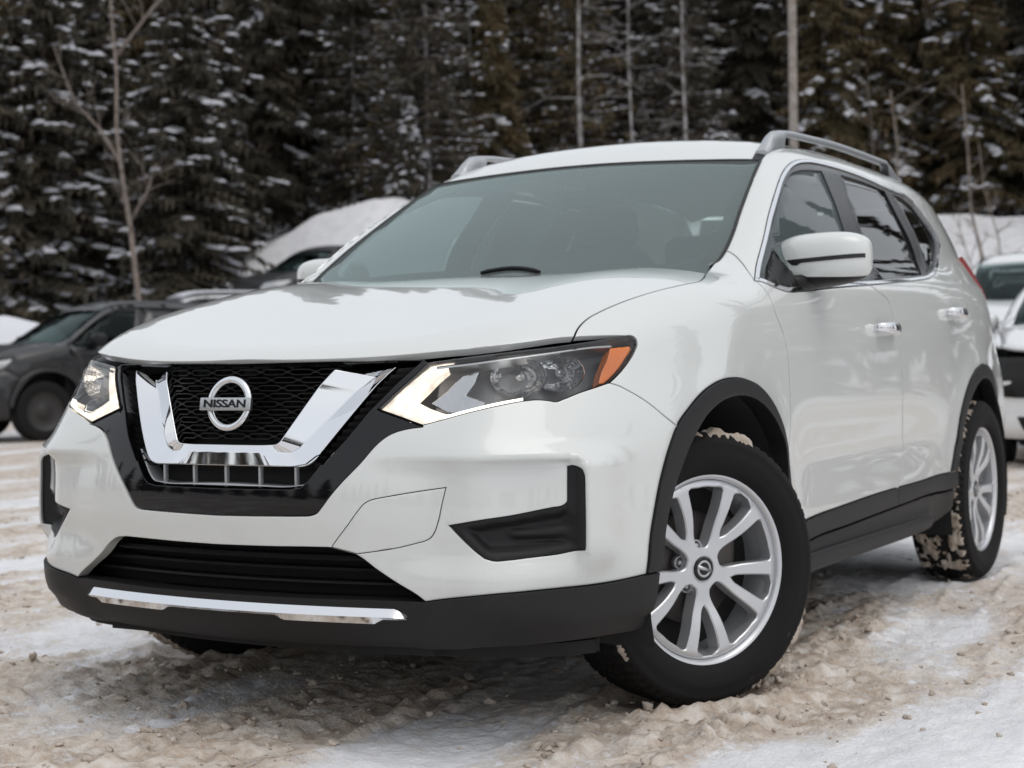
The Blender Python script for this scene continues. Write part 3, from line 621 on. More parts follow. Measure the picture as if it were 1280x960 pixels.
def bez_off(P, uv):
    y = np.abs(P[:, 1]); z = P[:, 2]
    # broad bevel: sinks from the bumper edge towards the slats
    d = dist_poly(uv, full_b)
    return -.003-.022*sstep(.0, .06, d)
full_b = ring(halfb, mirF(halfb))
panel('grille_surround', 'F', full_b, M['gloss'], car, 'C', holes=[grille_open, slat_open], sp=.02, off=-.006, thick=.007, gap=.0025, bev=.002)
# recess behind the openings
rec = ring(to_dom('F', np.array([front_pt(y, z) for y, z in [(-.50, .56), (.50, .56), (.50, .915), (-.50, .915)]])))
panel('radiator_core', 'F', rec, M['void'], car, 'C', sp=.05, off=-.075, thick=0, gap=0, bev=0)
rec2 = to_dom('F', np.array([front_pt(y, z) for y, z in [(-.60, .33), (.60, .33), (.60, .49), (-.60, .49)]]))
panel('lower_radiator', 'F', rec2, M['void'], car, 'C', sp=.05, off=-.09, thick=0, gap=0, bev=0)

# chrome V: three rails (outer, ridge, inner)
def vpath(bot_z, bot_y, top_y, top_z, rad, n=40):
    """half V, centre -> top, with rounded corner; (y, z) list"""
    a = np.array([0, bot_z]); b = np.array([bot_y, bot_z]); c = np.array([top_y, top_z])
    d1 = (a-b)/np.linalg.norm(a-b); d2 = (c-b)/np.linalg.norm(c-b)
    p1 = b+d1*rad; p2 = b+d2*rad
    pts = [a+(p1-a)*t for t in np.linspace(0, 1, 8, endpoint=False)]
    pts += [(1-t)**2*p1+2*t*(1-t)*b+t*t*p2 for t in np.linspace(0, 1, 12)]
    pts += [p2+(c-p2)*t for t in np.linspace(0, 1, 22)[1:]]
    return np.array(pts)
outer = vpath(.670, .250, .411, .9100, .032); ridge = vpath(.704, .200, .357, .9085, .03); inner = vpath(.722, .155, .263, .9020, .014)
def lift(yz, off):
    P = np.array([front_pt(max(y, 1e-4), z, fL) for y, z in yz]); N = grad(P, 2e-3, fL); return P+N*off
vb = MB()
rdep = -(.012+.018*sstep(.10, .21, ridge[:, 0])+.020*sstep(.72, .90, ridge[:, 1]))[:, None]
ro, rr, ri = lift(outer, -(.018-.002*sstep(.15, .25, outer[:, 0]))[:, None]), lift(ridge, rdep), lift(inner, -(.017-.006*sstep(.10, .17, inner[:, 0]))[:, None])
ro2, ri2 = lift(outer, -.045), lift(inner, -.05)
rows = [ro2, ro, rr, ri, ri2]; n = len(ro)
V = np.vstack(rows); F_ = []
def vq(a, b, i): return (a*n+i, a*n+i+1, b*n+i+1, b*n+i)
for a in range(4):
    for i in range(n-1): F_.append(vq(a, a+1, i))
Vm = V*[1, -1, 1]; k = len(V)
vb.add(V, F_); vb.add(Vm, [t[::-1] for t in F_])
for sgn, b in ((1, 0), (-1, k)):
    e = [b+a*n+n-1 for a in range(5)]; vb.f.append(tuple(e) if sgn > 0 else tuple(e[::-1])); vb.m.append(0)
o = vb.build('chrome_grille_trim', M['chrome'], car, smooth=True)
bm = bmesh.new(); bm.from_mesh(o.data); bmesh.ops.remove_doubles(bm, verts=bm.verts, dist=4e-4); bmesh.ops.recalc_face_normals(bm, faces=bm.faces); bm.to_mesh(o.data); bm.free()
o.data.set_sharp_from_angle(angle=math.radians(28))
bv = o.modifiers.new('bevel', 'BEVEL'); bv.width = .0035; bv.segments = 3; bv.limit_method = 'ANGLE'; bv.angle_limit = math.radians(25); bv.harden_normals = True

# mesh grille of stretched hexagons
gm = MB()
def gsurf(y, z, off): p = front_pt(abs(y), z, fL); nrm = grad(p[None], 2e-3, fL)[0]; p = p+nrm*off; return Vector((p[0], p[1]*(1 if y >= 0 else -1), p[2]))
def half_w(z): return .157+(z-.725)/(.905-.725)*(.268-.157)+.012
zs = np.arange(.735, .912, .0192); pitch = .078
_gcache = {}
def gx(y, z):
    key = (round(abs(y), 2), round(z, 2))
    if key not in _gcache: _gcache[key] = front_pt(key[0], key[1], fL)[0]
    return _gcache[key]
for r_, z in enumerate(zs):
    sh = (r_ % 2)*pitch/2; hw = half_w(z)
    for c_ in range(-6, 7):
        y0 = c_*pitch+sh; a = .024; s_ = .0062
        # zigzag pair: upper and lower lip of one link
        for sg in (1, -1):
            pl = [(y0-pitch/2, z+sg*.0015), (y0-a-.009, z+sg*.0015), (y0-a, z+sg*s_), (y0+a, z+sg*s_), (y0+a+.009, z+sg*.0015), (y0+pitch/2, z+sg*.0015)]
            pl = [(min(max(y, -hw), hw), zz) for y, zz in pl]
            if pl[-1][0]-pl[0][0] < .01: continue
            V = []; F_ = []
            for q, (y, zz) in enumerate(pl):
                x = gx(y, z)-.042
                V += [(x, y, zz+.0013), (x, y, zz-.0013), (x-.02, y, zz-.0013), (x-.02, y, zz+.0013)]
            for q in range(len(pl)-1):
                b0 = q*4; F_ += [(b0, b0+1, b0+5, b0+4), (b0+1, b0+2, b0+6, b0+5), (b0+3, b0, b0+4, b0+7)]
            gm.add(V, F_)
o = gm.build('grille_mesh', M['plastic2'], car, smooth=False)

# emblem: ring, bar, lettering
bx, bz = .938, .8135
tilt = Matrix.Rotation(math.radians(-10), 3, 'Y')
em = MB(); R0 = .0585
prof_ = [(.0, -.009), (.006, -.0085), (.0095, -.005), (.0105, 0), (.0095, .005), (.006, .0085), (.0, .009)]
V = []; F_ = []; ns = 56
for i in range(ns):
    a = 2*math.pi*i/ns
    for (h, dr_) in prof_:
        r_ = R0+dr_; V.append(tilt @ Vector((h, r_*math.cos(a), r_*math.sin(a)))+Vector((bx-.008, 0, bz)))
m_ = len(prof_)
for i in range(ns):
    for q in range(m_-1): F_.append((i*m_+q, i*m_+q+1, ((i+1) % ns)*m_+q+1, ((i+1) % ns)*m_+q))
em.add(V, F_)
emb = em.build('front_emblem', M['chrome'], car)
eb = MB(); eb.box((0, 0, 0), (.006, .0775, .0158)); eo = eb.build('emblem_bar', M['satin'], emb, bevel=.0025, segs=3)
eo.data.transform(Matrix.Translation((bx+.008, 0, bz)) @ tilt.to_4x4())
def text_mesh(name, txt, size, width, depth, mat, parent, M4, bold=.0):
    cu = bpy.data.curves.new(name, 'FONT'); cu.body = txt; cu.size = size; cu.extrude = depth; cu.offset = bold; cu.align_x = 'CENTER'; cu.align_y = 'CENTER'
    to = bpy.data.objects.new(name+'_src', cu); COL.objects.link(to)
    dg = bpy.context.evaluated_depsgraph_get(); me = bpy.data.meshes.new_from_object(to.evaluated_get(dg))
    bpy.data.objects.remove(to, do_unlink=True)
    xs = [v.co.x for v in me.vertices]; cw = max(xs)-min(xs)
    me.transform(Matrix.Diagonal((width/cw, 1, 1, 1))); me.transform(M4)
    me.materials.clear(); me.materials.append(mat); me.name = name
    return link(name, me, parent)
# text stands in its own xy plane -> local x to +y of the car, local y to +z, facing +x
FACE = Matrix(((0, 0, 1, 0), (1, 0, 0, 0), (0, 1, 0, 0), (0, 0, 0, 1)))
text_mesh('emblem_lettering', 'NISSAN', .0265, .128, .0008, M['void'], emb, Matrix.Translation((bx+.008, 0, bz)) @ tilt.to_4x4() @ Matrix.Translation((.0066, 0, -.0002)) @ FACE, bold=.0006)
# slatted insert under the V: silver frame and five uprights
fr = MB()
frame = [(.300, .700), (.275, .668), (.251, .6385), (.236, .6255), (.21, .6205), (.10, .6185), (0, .618)]
fr_pts = spline(np.array(frame), 6); fr_pts = np.vstack([fr_pts, (fr_pts[::-1]*[-1, 1])[1:]])
V = []; F_ = []
for (y, z) in fr_pts:
    p = front_pt(abs(y), z, fL); x = p[0]-.022
    ny, nz = -y, .70-z; l = math.hypot(ny, nz); ny, nz = ny/l, nz/l
    V += [(x-.004, y, z), (x-.006, y+ny*.004, z+nz*.006), (x-.05, y+ny*.004, z+nz*.006), (x-.05, y, z)]
for i in range(len(fr_pts)-1):
    b0 = i*4; F_ += [(b0+q, b0+(q+1) % 4, b0+4+(q+1) % 4, b0+4+q) for q in range(4)]
fr.add(V, F_); so = fr.build('slat_frame', M['silver'], car, bevel=.001)
bmx = bmesh.new(); bmx.from_mesh(so.data); bmesh.ops.recalc_face_normals(bmx, faces=bmx.faces); bmx.to_mesh(so.data); bmx.free()
for y in (-.202, -.101, 0, .101, .202):
    p = front_pt(abs(y), .645, fL); q = MB().box((p[0]-.036, y, .646), (.007, .0032, .032))
    q.build('slat', M['silver'], car, bevel=.002)

# ribbed strips between V and headlight
def rib_strip():
    L_ = MB()
    po_ = np.array([(.470, .9135), (.429, .863), (.380, .801), (.339, .738), (.305, .690), (.285, .665)])
    pi_ = np.array([(.418, .912), (.377, .851), (.322, .768), (.285, .715), (.262, .688), (.250, .672)])
    po_ = spline(po_, 8); pi_ = spline(pi_, 8)
    def at_t(pl, t):
        s = np.concatenate([[0], np.cumsum(np.linalg.norm(np.diff(pl, axis=0), axis=1))]); s /= s[-1]
        return np.stack([np.interp(t, s, pl[:, k]) for k in range(2)], -1)
    nb = 15
    for k in range(nb):
        t0, t1 = (k+.10)/nb, (k+.86)/nb
        oo = at_t(po_, [t0, t1]); ii = at_t(pi_, [t0+.015, t1+.015])
        lo = np.vstack([lift(oo, -.045), lift(ii[::-1], -.045)]); hi = np.vstack([lift(oo[:1], -.022), lift(oo[1:], -.034), lift(ii[1:], -.034), lift(ii[:1], -.022)])
        L_.add(list(lo)+list(hi), [(4, 5, 6, 7), (0, 1, 5, 4), (1, 2, 6, 5), (2, 3, 7, 6), (3, 0, 4, 7)])
    o = L_.build('ribbed_grille_strip', M['plastic2'], car, smooth=False)
    b_ = bmesh.new(); b_.from_mesh(o.data); bmesh.ops.recalc_face_normals(b_, faces=b_.faces); b_.to_mesh(o.data); b_.free()
    return o
o = rib_strip(); mirror_copy(o)

# ---- lower grille, chrome bar, valance --------------------------------
for z, dz in ((.452, .006), (.424, .005), (.392, .005)):
    hw = .36+(.478-z)*1.42
    ys = np.linspace(-hw, hw, 31); sb = MB(); V = []; F_ = []
    for y in ys:
        x = front_pt(abs(y), z, fL)[0]-.045
        V += [(x, y, z+dz), (x+.004, y, z), (x, y, z-dz), (x-.05, y, z-dz), (x-.05, y, z+dz)]
    for i in range(len(ys)-1):
        b0 = i*5; F_ += [(b0+q, b0+5+q, b0+5+(q+1) % 5, b0+(q+1) % 5) for q in range(5)]
    sb.add(V, F_); sb.build('lower_grille_slat', M['plastic2'], car, smooth=False)
valc = spline(to_dom('F', np.array([front_pt(y, z) for y, z in [(0, .362), (.25, .362), (.45, .364), (.531, .3625)]])), 5)
vb_ = [(y, z) for y, z in [(.864, .247), (.80, .240), (.70, .232), (.50, .226), (.25, .222), (0, .221)]]
valb = spline(to_dom('F', np.vstack([E3('val_bot')[::-1][:3]-[0, 0, .0], [front_pt(y, z) for y, z in [(.62, .240), (.44, .232), (.24, .228), (0, .226)]]])), 5)
vald = dom('F', 'cladtop'); archlow = to_dom('F', np.array([side_pt(.462, .388), side_pt(.452, .33), side_pt(.446, .285), side_pt(.452, .247)]))
halfv = ring(valc, vald, to_dom('F', np.array([side_pt(.440, .395)])), to_dom('F', np.array([side_pt(.435, .33), side_pt(.442, .28)])), valb)
def val_off(P, uv):
    y = np.abs(P[:, 1]); z = P[:, 2]
    # outer corner bulges, centre section set back with a soft ramp; horizontal break
    o = .006*sstep(.50, .60, y+.55*(.36-z))+.010*sstep(.36, .335, z)*sstep(.345, .30, z)*0
    o = o+.012*sstep(.335, .300, z)*sstep(.56, .66, y)*0-.010*sstep(.325, .29, z+.05*(y-.6))*sstep(.56, .66, y)
    o = o-.02*sstep(.27, .225, z)
    return o+.003
panel('lower_valance', 'F', ring(halfv, mirF(halfv)), M['plastic'], car, 'C', sp=.016, offfn=val_off, thick=.05, gap=.0015, bev=.002)
def bar_rail(zc, off, cut):
    out = []
    for y in np.linspace(-.4935, .4935, 95):
        a = abs(y); p = front_pt(a, 0.335); z = zc(a); out.append((p[0]+off-.02*np.clip((a-.470)/.024, 0, 1)*cut, y, z))
    return out
ztop_b = lambda a: .3470-.019*np.clip((a-.462)/.031, 0, 1)
zlow_b = lambda a: .3195-.0105*np.clip((a-.165)/.018, 0, 1)*np.clip((.438-a)/.018, 0, 1)
zmid_b = lambda a: .3255-.002*np.clip((a-.462)/.031, 0, 1)
rows_ = [bar_rail(ztop_b, -.02, 0), bar_rail(ztop_b, .002, 0), bar_rail(zmid_b, .021, .4), bar_rail(zlow_b, .014, .4), bar_rail(zlow_b, -.02, 0)]
nb_ = len(rows_[0]); sb_ = MB(); sb_.add([p for r_ in rows_ for p in r_], [(a_*nb_+i_, (a_+1)*nb_+i_, (a_+1)*nb_+i_+1, a_*nb_+i_+1) for a_ in range(4) for i_ in range(nb_-1)]+[tuple(a_*nb_ for a_ in range(5)), tuple(a_*nb_+nb_-1 for a_ in range(5))[::-1]])
o = sb_.build('chrome_skid_bar', M['chrome'], car)
b_ = bmesh.new(); b_.from_mesh(o.data); bmesh.ops.recalc_face_normals(b_, faces=b_.faces); b_.to_mesh(o.data); b_.free(); o.data.set_sharp_from_angle(angle=math.radians(25))
# air dam under the valance
ad = MB()
ys = np.linspace(-.80, .80, 41); V = []; F_ = []
for y in ys:
    x = front_pt(abs(y), .245)[0]-.085; V += [(x, y, .245), (x-.01, y, .212), (x-.03, y, .212), (x-.03, y, .245)]
for i in range(40):
    b0 = i*4; F_ += [(b0+q, b0+4+q, b0+4+(q+1) % 4, b0+(q+1) % 4) for q in range(4)]
ad.add(V, F_); ad.build('air_dam', M['void'], car, smooth=False)

# ---- hood, cowl ---------------------------------------------------------
hoodf3 = np.array([(.874, 0, .9185), (.872, .132, .9175), (.845, .301, .9200), (.81, .415, .9245), (.767, .521, .9335), (.696, .654, .9465), (.559, .748, .962)])
hr = np.array([top_pt(x, y, fL) for x, y in [(-.238, .75), (-.232, .72), (-.222, .60), (-.205, .40), (-.196, .20), (-.193, 0)]])
hh = ring(spline(to_dom('T', hoodf3), 6), dom('T', 'hoodcut'), spline(to_dom('T', hr), 5))
panel('hood', 'T', ring(hh, mirT(hh)), M['paint'], car, 'C', F=fL, sp=.028, thick=.02, gap=.002)
cw = to_dom('T', np.array([top_pt(x, y, fL) for x, y in [(-.16, 0), (-.17, .35), (-.20, .70), (-.36, .745), (-.44, .70), (-.44, 0)]]))
panel('cowl_panel', 'T', ring(cw, mirT(cw)), M['plastic2'], car, 'C', F=fL, sp=.04, off=-.018, thick=0, gap=0, bev=0)

# ---- windshield, roof -----------------------------------------------------
wsb = np.array([top_pt(x, y, fG) for x, y in [(-.320, .716), (-.262, .66), (-.205, .45), (-.185, .2), (-.18, 0)]])
wst = np.vstack([E3('ws_top')[:-1][::-1]])
wst = np.vstack([[[-.956, 0, 1.561]], wst[1:]])
wh = ring(spline(to_dom('W', wst), 5), dom('W', 'ws_side'), spline(to_dom('W', wsb), 4))
wsp = ring(wh, mirT(wh))
panel('windshield', 'W', wsp, M['ws'], car, 'C', F=fG, sp=.04, thick=0, gap=.004, bev=0, off=.001)
fi = np.array([top_pt(x, y, fG) for x, y in [(-.935, 0), (-.945, .35), (-.962, .53), (-.94, .572), (-.86, .592), (-.70, .625), (-.52, .655), (-.43, .650), (-.375, .600), (-.335, .50), (-.318, .35), (-.30, 0)]])
fih = spline(to_dom('W', fi), 5); frit_in = ring(fih, mirT(fih))
panel('windshield_frit', 'W', wsp, M['frit'], car, 'C', F=fG, holes=[frit_in], sp=.03, thick=0, gap=.003, bev=0, off=-.004)
for sg_ in (1, -1):
    ws_t = np.array([from_dom('W', np.array([p]), fG)[0][0] for p in ring(spline(to_dom('W', wst), 5), dom('W', 'ws_side'))])
    sl_ = MB(); sl_.tube([(p[0]-.001, sg_*p[1], p[2]+.001) for p in ws_t], .0055, 6); sl_.build('windshield_seal', M['seam'], car)
ditch = [(-1.012, .590), (-1.10, .572), (-1.3, .566), (-1.7, .564), (-2.2, .562), (-2.7, .553), (-3.05, .535)]
dit = np.array([top_pt(x, y, fG) for x, y in ditch])
rr_ = np.array([top_pt(x, y, fG) for x, y in [(-3.05, .535), (-3.19, .3), (-3.20, 0)]])
rh = ring(spline(to_dom('W', wst), 5), spline(to_dom('W', dit), 4), spline(to_dom('W', rr_), 4))
panel('roof', 'W', ring(rh, mirT(rh)), M['paint'], car, 'C', F=fG, sp=.05, thick=.02, gap=.004)
ditch2 = [(x, y+.034) for x, y in ditch]; ditch2[0] = (-1.004, .617)
dit2 = np.array([top_pt(x, y, fG) for x, y in ditch2])
sp_ = ring(spline(to_dom('W', dit), 4), spline(to_dom('W', dit2), 4)[::-1])
panel('roof_ditch_strip', 'W', sp_, M['plastic'], car, 'B', F=fG, sp=.03, off=-.003, thick=.01, gap=.0012, bev=0)

# ---- flank ------------------------------------------------------------------
sdit = spline(to_dom('S', dit2), 4)
seam = dom('S', 'seamA')
hoodS = dom('S', 'hoodcut'); wsS = spline(to_dom('S', E3('ws_side')), 6)
dc1 = dom('S', 'doorcut1'); archS = dom('S', 'archF')
dc1low = SP((-.458, .608), (-.470, .52), (-.478, .44), (-.478, .422))
jarch = int(np.argmin(np.linalg.norm(archS-dom('S', 'bumpcut')[-1], axis=1)))
arch_back = np.vstack([archS[jarch:], SP((-.455, .56), (-.452, .48), (-.450, .422))])
kws = int(np.argmin(np.linalg.norm(wsS-seam[0], axis=1)))
wsbase = wsS[kws:]
fender = ring(hoodS, SP((-.30, 1.163), sub=1) if False else hoodS[-1:], wsbase[::-1], seam, dc1, dc1low, arch_back[::-1], dom('S', 'bumpcut')[::-1], dom('S', 'hl_rear')[::-1])
panel('front_fender', 'S', fender, M['paint'], car, 'B', sp=.022, thick=.016, gap=.0018)
clt = spline(to_dom('S', np.vstack([[side_pt(-.478, .420)], E3('clad_top')[1:], [side_pt(-2.232, .4575)]])), 5)
tb = dom('S', 'trim_bot'); tt = dom('S', 'trim_top')
dc2 = dom('S', 'doorcut2'); j2 = int(np.argmin(np.linalg.norm(tb-dc2[0], axis=1)))
jc = int(np.argmin(np.linalg.norm(clt-dc2[-1], axis=1)))
fdoor = ring(tb[j2:], dc1, dc1low, clt[:jc+1], dc2[::-1])
fd = panel('front_door', 'S', fdoor, M['paint'], car, 'B', sp=.026, thick=.018, gap=.0016)
# rear door: trim bottom, rear cut, arch, sill
ra = lambda a, r=.497: (-2.712+r*math.cos(a), .362+r*math.sin(a))
dc3 = SP((-2.425, 1.250), (-2.478, 1.17), (-2.545, 1.08), (-2.588, .99), (-2.598, .92), (-2.575, .848), sub=5)
arcd = SP(*[ra(math.radians(a)) for a in (74, 62, 50, 38, 26)]+[(-2.236, .545), (-2.205, .497), (-2.172, .4575)], sub=4)
rdoor = ring(tb[:j2+1][::-1], dc3, arcd, clt[jc:][::-1], dc2[::-1][:0] if True else dc2, dc2[::-1])
rd = panel('rear_door', 'S', rdoor, M['paint'], car, 'B', sp=.026, thick=.018, gap=.0016)
# body side: A-pillar, cant rail, rear quarter
arcq = SP(*[ra(math.radians(a)) for a in (74, 90, 106, 122, 138, 152, 166, 178)]+[(-3.235, .34)], sub=4)
quarter = ring(seam[::-1], wsS[:kws+1][::-1], sdit, SP((-3.16, 1.50), (-3.28, 1.36), (-3.34, 1.22), (-3.40, 1.05), (-3.45, .85), (-3.47, .70), (-3.45, .45), (-3.40, .32), sub=4), arcq[::-1], dc3[::-1], tt[::-1])
panel('body_side', 'S', quarter, M['paint'], car, 'B', sp=.03, thick=.02, gap=.0016)
# rear face, mostly unseen
rf = np.array([(-.70, .30), (.70, .30), (.74, .75), (.72, 1.0), (.66, 1.25), (.52, 1.56), (-.52, 1.56), (-.66, 1.25), (-.72, 1.0), (-.74, .75)])
rwin = np.array([(-.60, 1.17), (.60, 1.17), (.50, 1.50), (-.50, 1.50)])
tgate = panel('tailgate', 'R', rf, M['paint'], car, 'C', holes=[rwin], sp=.06, thick=.02)
panel('rear_window', 'R', rwin, M['tint'], tgate[0], 'C', sp=.08, thick=0)
tl = panel('tail_lamp', 'S', SP((-2.985, 1.305), (-3.04, 1.27), (-3.09, 1.20), (-3.13, 1.125), (-3.22, 1.10), (-3.42, 1.04), (-3.38, 1.16), (-3.30, 1.235), (-3.17, 1.285), sub=4), M['red'], car, 'B', sp=.02, off=.016, thick=.02, gap=0)

# window band: chrome surround, black frames, glass
band = ring(tt, tb)
inner_tr = offset_poly(resample(band, .02), .0150)
for o in panel('chrome_window_trim', 'S', band, M['chrome'], car, 'B', holes=[inner_tr], sp=.02, off=.002, thick=.012, gap=.001, bev=.002): pass
gF, gR, gQ = (domloop('S', k) for k in ('glassF', 'glassR', 'glassQ'))
panel('window_frame', 'S', inner_tr, M['frit'], car, 'B', holes=[gF, gR, gQ], sp=.025, off=-.003, thick=.012, gap=.0005, bev=.002)
for side, so_, par_ in (('L', fd[0], rd[0]), ('R', fd[1], rd[1])):
    panel('door_glass', 'S', gF, M['glass'], so_, side, sp=.05, off=-.007, thick=0, gap=-.003, bev=0)
    panel('door_glass', 'S', gR, M['tint'], par_, side, sp=.05, off=-.006, thick=0, gap=-.003, bev=0)
    panel('quarter_glass', 'S', gQ, M['tint'], car, side, sp=.05, off=-.006, thick=0, gap=-.003, bev=0)
# mirror sail
sail = SP((-.415, 1.121), (-.510, 1.176), (-.605, 1.222), (-.66, 1.16), (-.64, 1.112), (-.54, 1.104), sub=1)
panel('mirror_sail', 'S', sail, M['plastic2'], car, 'B', sp=.02, off=.001, thick=.01, gap=0, bev=0)

# door handles
for side, doors in ((1, (fd[0], rd[0])), (-1, (fd[1], rd[1]))):
    for (x, z), d_ in zip(((-1.385, .990), (-2.270, 1.056)), doors):
        p = side_pt(x, z); h = MB()
        V = []; F_ = []; secs = [(-.105, .006, .010, -.012), (-.10, .010, .0145, .004), (-.085, .012, .017, .014), (-.04, .013, .021, .024), (.02, .013, .021, .024), (.06, .012, .017, .016), (.085, .011, .0155, .008), (.1, .008, .012, -.004), (.103, .004, .008, -.010)]
        nn_ = 14
        for (dx, hy, hz, oy) in secs:
            for q in range(nn_):
                a = 2*math.pi*q/nn_; V.append((p[0]-dx, side*(p[1]+.014+oy+hy*math.copysign(abs(math.cos(a))**.7, math.cos(a))), p[2]+dx*-.05+hz*math.copysign(abs(math.sin(a))**.7, math.sin(a))))
        for i in range(len(secs)-1):
            for q in range(nn_): F_.append((i*nn_+q, i*nn_+(q+1) % nn_, (i+1)*nn_+(q+1) % nn_, (i+1)*nn_+q))
        F_ += [tuple(range(nn_)), tuple((len(secs)-1)*nn_+q for q in range(nn_))]
        h.add(V, F_); ho = h.build('door_handle', M['chrome'], d_)
        b_ = bmesh.new(); b_.from_mesh(ho.data); bmesh.ops.recalc_face_normals(b_, faces=b_.faces); b_.to_mesh(ho.data); b_.free()

# lower cladding and sill
clb = spline(to_dom('S', np.vstack([[side_pt(-.478, .356)], E3('clad_bot')[1:], [side_pt(-2.238, .396)]])), 5)
jb = int(np.argmin(np.abs(clb[:, 0]-dc2[-1][0]+.012)))
panel('door_cladding', 'S', ring(clt[:jc+1], clb[:jb+1][::-1]), M['plastic'], car, 'B', sp=.03, off=.006, thick=.02, gap=.0012)
panel('door_cladding', 'S', ring(clt[jc:], clb[jb:][::-1]), M['plastic'], car, 'B', sp=.03, off=.006, thick=.02, gap=.0012)
sillb = SP((-2.250, .305), (-2.0, .262), (-1.4, .245), (-.8, .240), (-.46, .245), sub=4)
def sill_off(P, uv): return .006*0-.004+.030*gauss(P[:, 2]-.300, .026)*sstep(-2.05, -1.9, P[:, 0])
panel('sill', 'S', ring(clb-[0, .005], sillb), M['plastic'], car, 'B', sp=.014, offfn=sill_off, thick=.03, gap=.0012)

for s_ in (1, -1):
    st_ = MB(); st_.ellip((-1.20, s_*.868, .292), (.80, .042, .030), 40, 14, .42); st_.build('side_step', M['plastic'], car)
# wheel arch mouldings
aF = dom('S', 'archF'); aFi = dom('S', 'archFi')
tailo = SP((-.455, .55), (-.460, .48), (-.462, .425), sub=4); taili = SP((-.430, .582), (-.428, .52), (-.428, .425), sub=4)
mold = ring(aF[:-4], tailo, taili[::-1], aFi[::-1][3:])
panel('arch_moulding', 'S', mold, M['plastic'], car, 'B', sp=.02, off=.007, thick=.055, gap=.0006, bev=.004)
mo = SP(*[ra(math.radians(a), .497) for a in range(184, 23, -10)]+[(-2.236, .545), (-2.205, .497), (-2.171, .459)], sub=3)
mi = SP(*[ra(math.radians(a), .440) for a in range(184, 23, -10)]+[(-2.285, .525), (-2.262, .490), (-2.236, .459)], sub=3)
panel('arch_moulding', 'S', ring(mo, mi[::-1]), M['plastic'], car, 'B', sp=.02, off=.007, thick=.055, gap=.0006, bev=.004)
# liners and inner body
for s_ in (1, -1):
    for x0 in (-.005, -2.710):
        lb = MB(); V = []; F_ = []
        for k in range(25):
            a = math.radians(-20+220*k/24); V += [(x0+.455*math.cos(a), s_*.885, .362+.455*math.sin(a)), (x0+.455*math.cos(a), s_*.50, .362+.455*math.sin(a))]
        for k in range(24): F_.append((2*k, 2*k+1, 2*k+3, 2*k+2))
        V.append((x0, s_*.50, .362)); c_ = len(V)-1
        for k in range(24): F_.append((2*k+1, c_, 2*k+3))
        lb.add(V, F_); lb.build('wheel_liner', M['liner'], car, smooth=False)
ub = MB(); ub.box((-1.33, 0, .265), (2.15, .50, .045)); ub.box((-1.36, 0, .29), (.86, .82, .035)); ub.build('underbody', M['liner'], car, smooth=False)
core = MB(); core.box((.15, 0, .62), (.52, .49, .26)); core.build('engine_bay', M['void'], car, smooth=False)

# ---- headlights -----------------------------------------------------------------
hl = ring(dom('F', 'hl_top'), dom('F', 'hl_rear'), dom('F', 'hl_bot'), dom('F', 'hl_low'), dom('F', 'hl_in'))
drl = domloop('F', 'drl'); amb = domloop('F', 'amber')
def pxp(key): return E3(key)
for side, sg in (('L', 1), ('R', -1)):
    h = panel('headlight', 'F', hl, M['lampblack'], car, side, sp=.02, off=-.080, thick=-.074, gap=.0015, bev=0, soft=False)[0]
    panel('lens', 'F', hl, M['lens'], h, side, sp=.016, off=-.0005, thick=0, gap=.002, bev=0)
    edge_in = offset_poly(resample(hl, .01), .0030)
    panel('lens_border', 'F', hl, M['seam'], h, side, holes=[edge_in], sp=.02, off=-.002, thick=.01, gap=.0012, bev=0)
    panel('running_light', 'F', drl, M['drl'], h, side, sp=.008, off=-.013, thick=.03, gap=.0012, bev=0)
    panel('amber_reflector', 'F', amb, M['amber'], h, side, sp=.012, off=-.014, thick=.03, gap=.001, bev=.002)
    # bright cores of the light guide
    for (u0, v0, rr0) in HOT:
        hc = MB(); hc.ellip((u0[0], sg*u0[1], u0[2]), (rr0*.5, rr0, rr0*v0), 10, 6)
        hc.build('light_core', M['drlhot'], h)
    # inner dark bezel carrying the bowls
    for (c0, r0) in (((.694, .668, .869), .052), ((.610, .730, .877), .048)):
        c = Vector((c0[0], sg*c0[1], c0[2])); ax = Vector((.93, sg*.36, .02)).normalized()
        rot = ax.to_track_quat('Y', 'Z').to_matrix()
        bw = MB(); bw.lathe_y([(-.062, .008), (-.058, r0*.32), (-.047, r0*.56), (-.030, r0*.76), (-.012, r0*.92), (0, r0), (-.006, r0*1.03)], 18)
        bo_ = bw.build('reflector_bowl', M['mirror'], h, smooth=False); bo_.data.transform(Matrix.Translation(c) @ rot.to_4x4() @ Matrix.Diagonal((1.28, 1, .92, 1)))
        bu = MB(); bu.ellip((0, -.03, 0), (.011, .03, .011), 12, 8); b2 = bu.build('bulb', M['satin'], bo_); b2.data.transform(Matrix.Translation(c) @ rot.to_4x4())
    # faceted chrome wedge of the turn signal
    tw = to_dom('F', np.array(DATA['turn_wedge']))
    panel('turn_reflector', 'F', tw, M['wedge'], h, side, sp=.012, off=-.034, thick=.01, gap=0, bev=.002)
    sg_pts = spline(to_dom('F', E3('hl_bot')[7:11]), 5)
    panel('light_strip', 'F', ring(sg_pts+[0, .0042], (sg_pts+[0, .0095])[::-1]), M['drlhot'], h, side, sp=.008, off=-.004, thick=.012, gap=0, bev=0)
    tr = spline(to_dom('F', np.array(DATA['hl_line'])), 5); tr2 = tr-[0, .0065]
    panel('lamp_trim_line', 'F', ring(tr, tr2[::-1]), M['satin'], h, side, sp=.01, off=-.012, thick=.03, gap=0, bev=0)

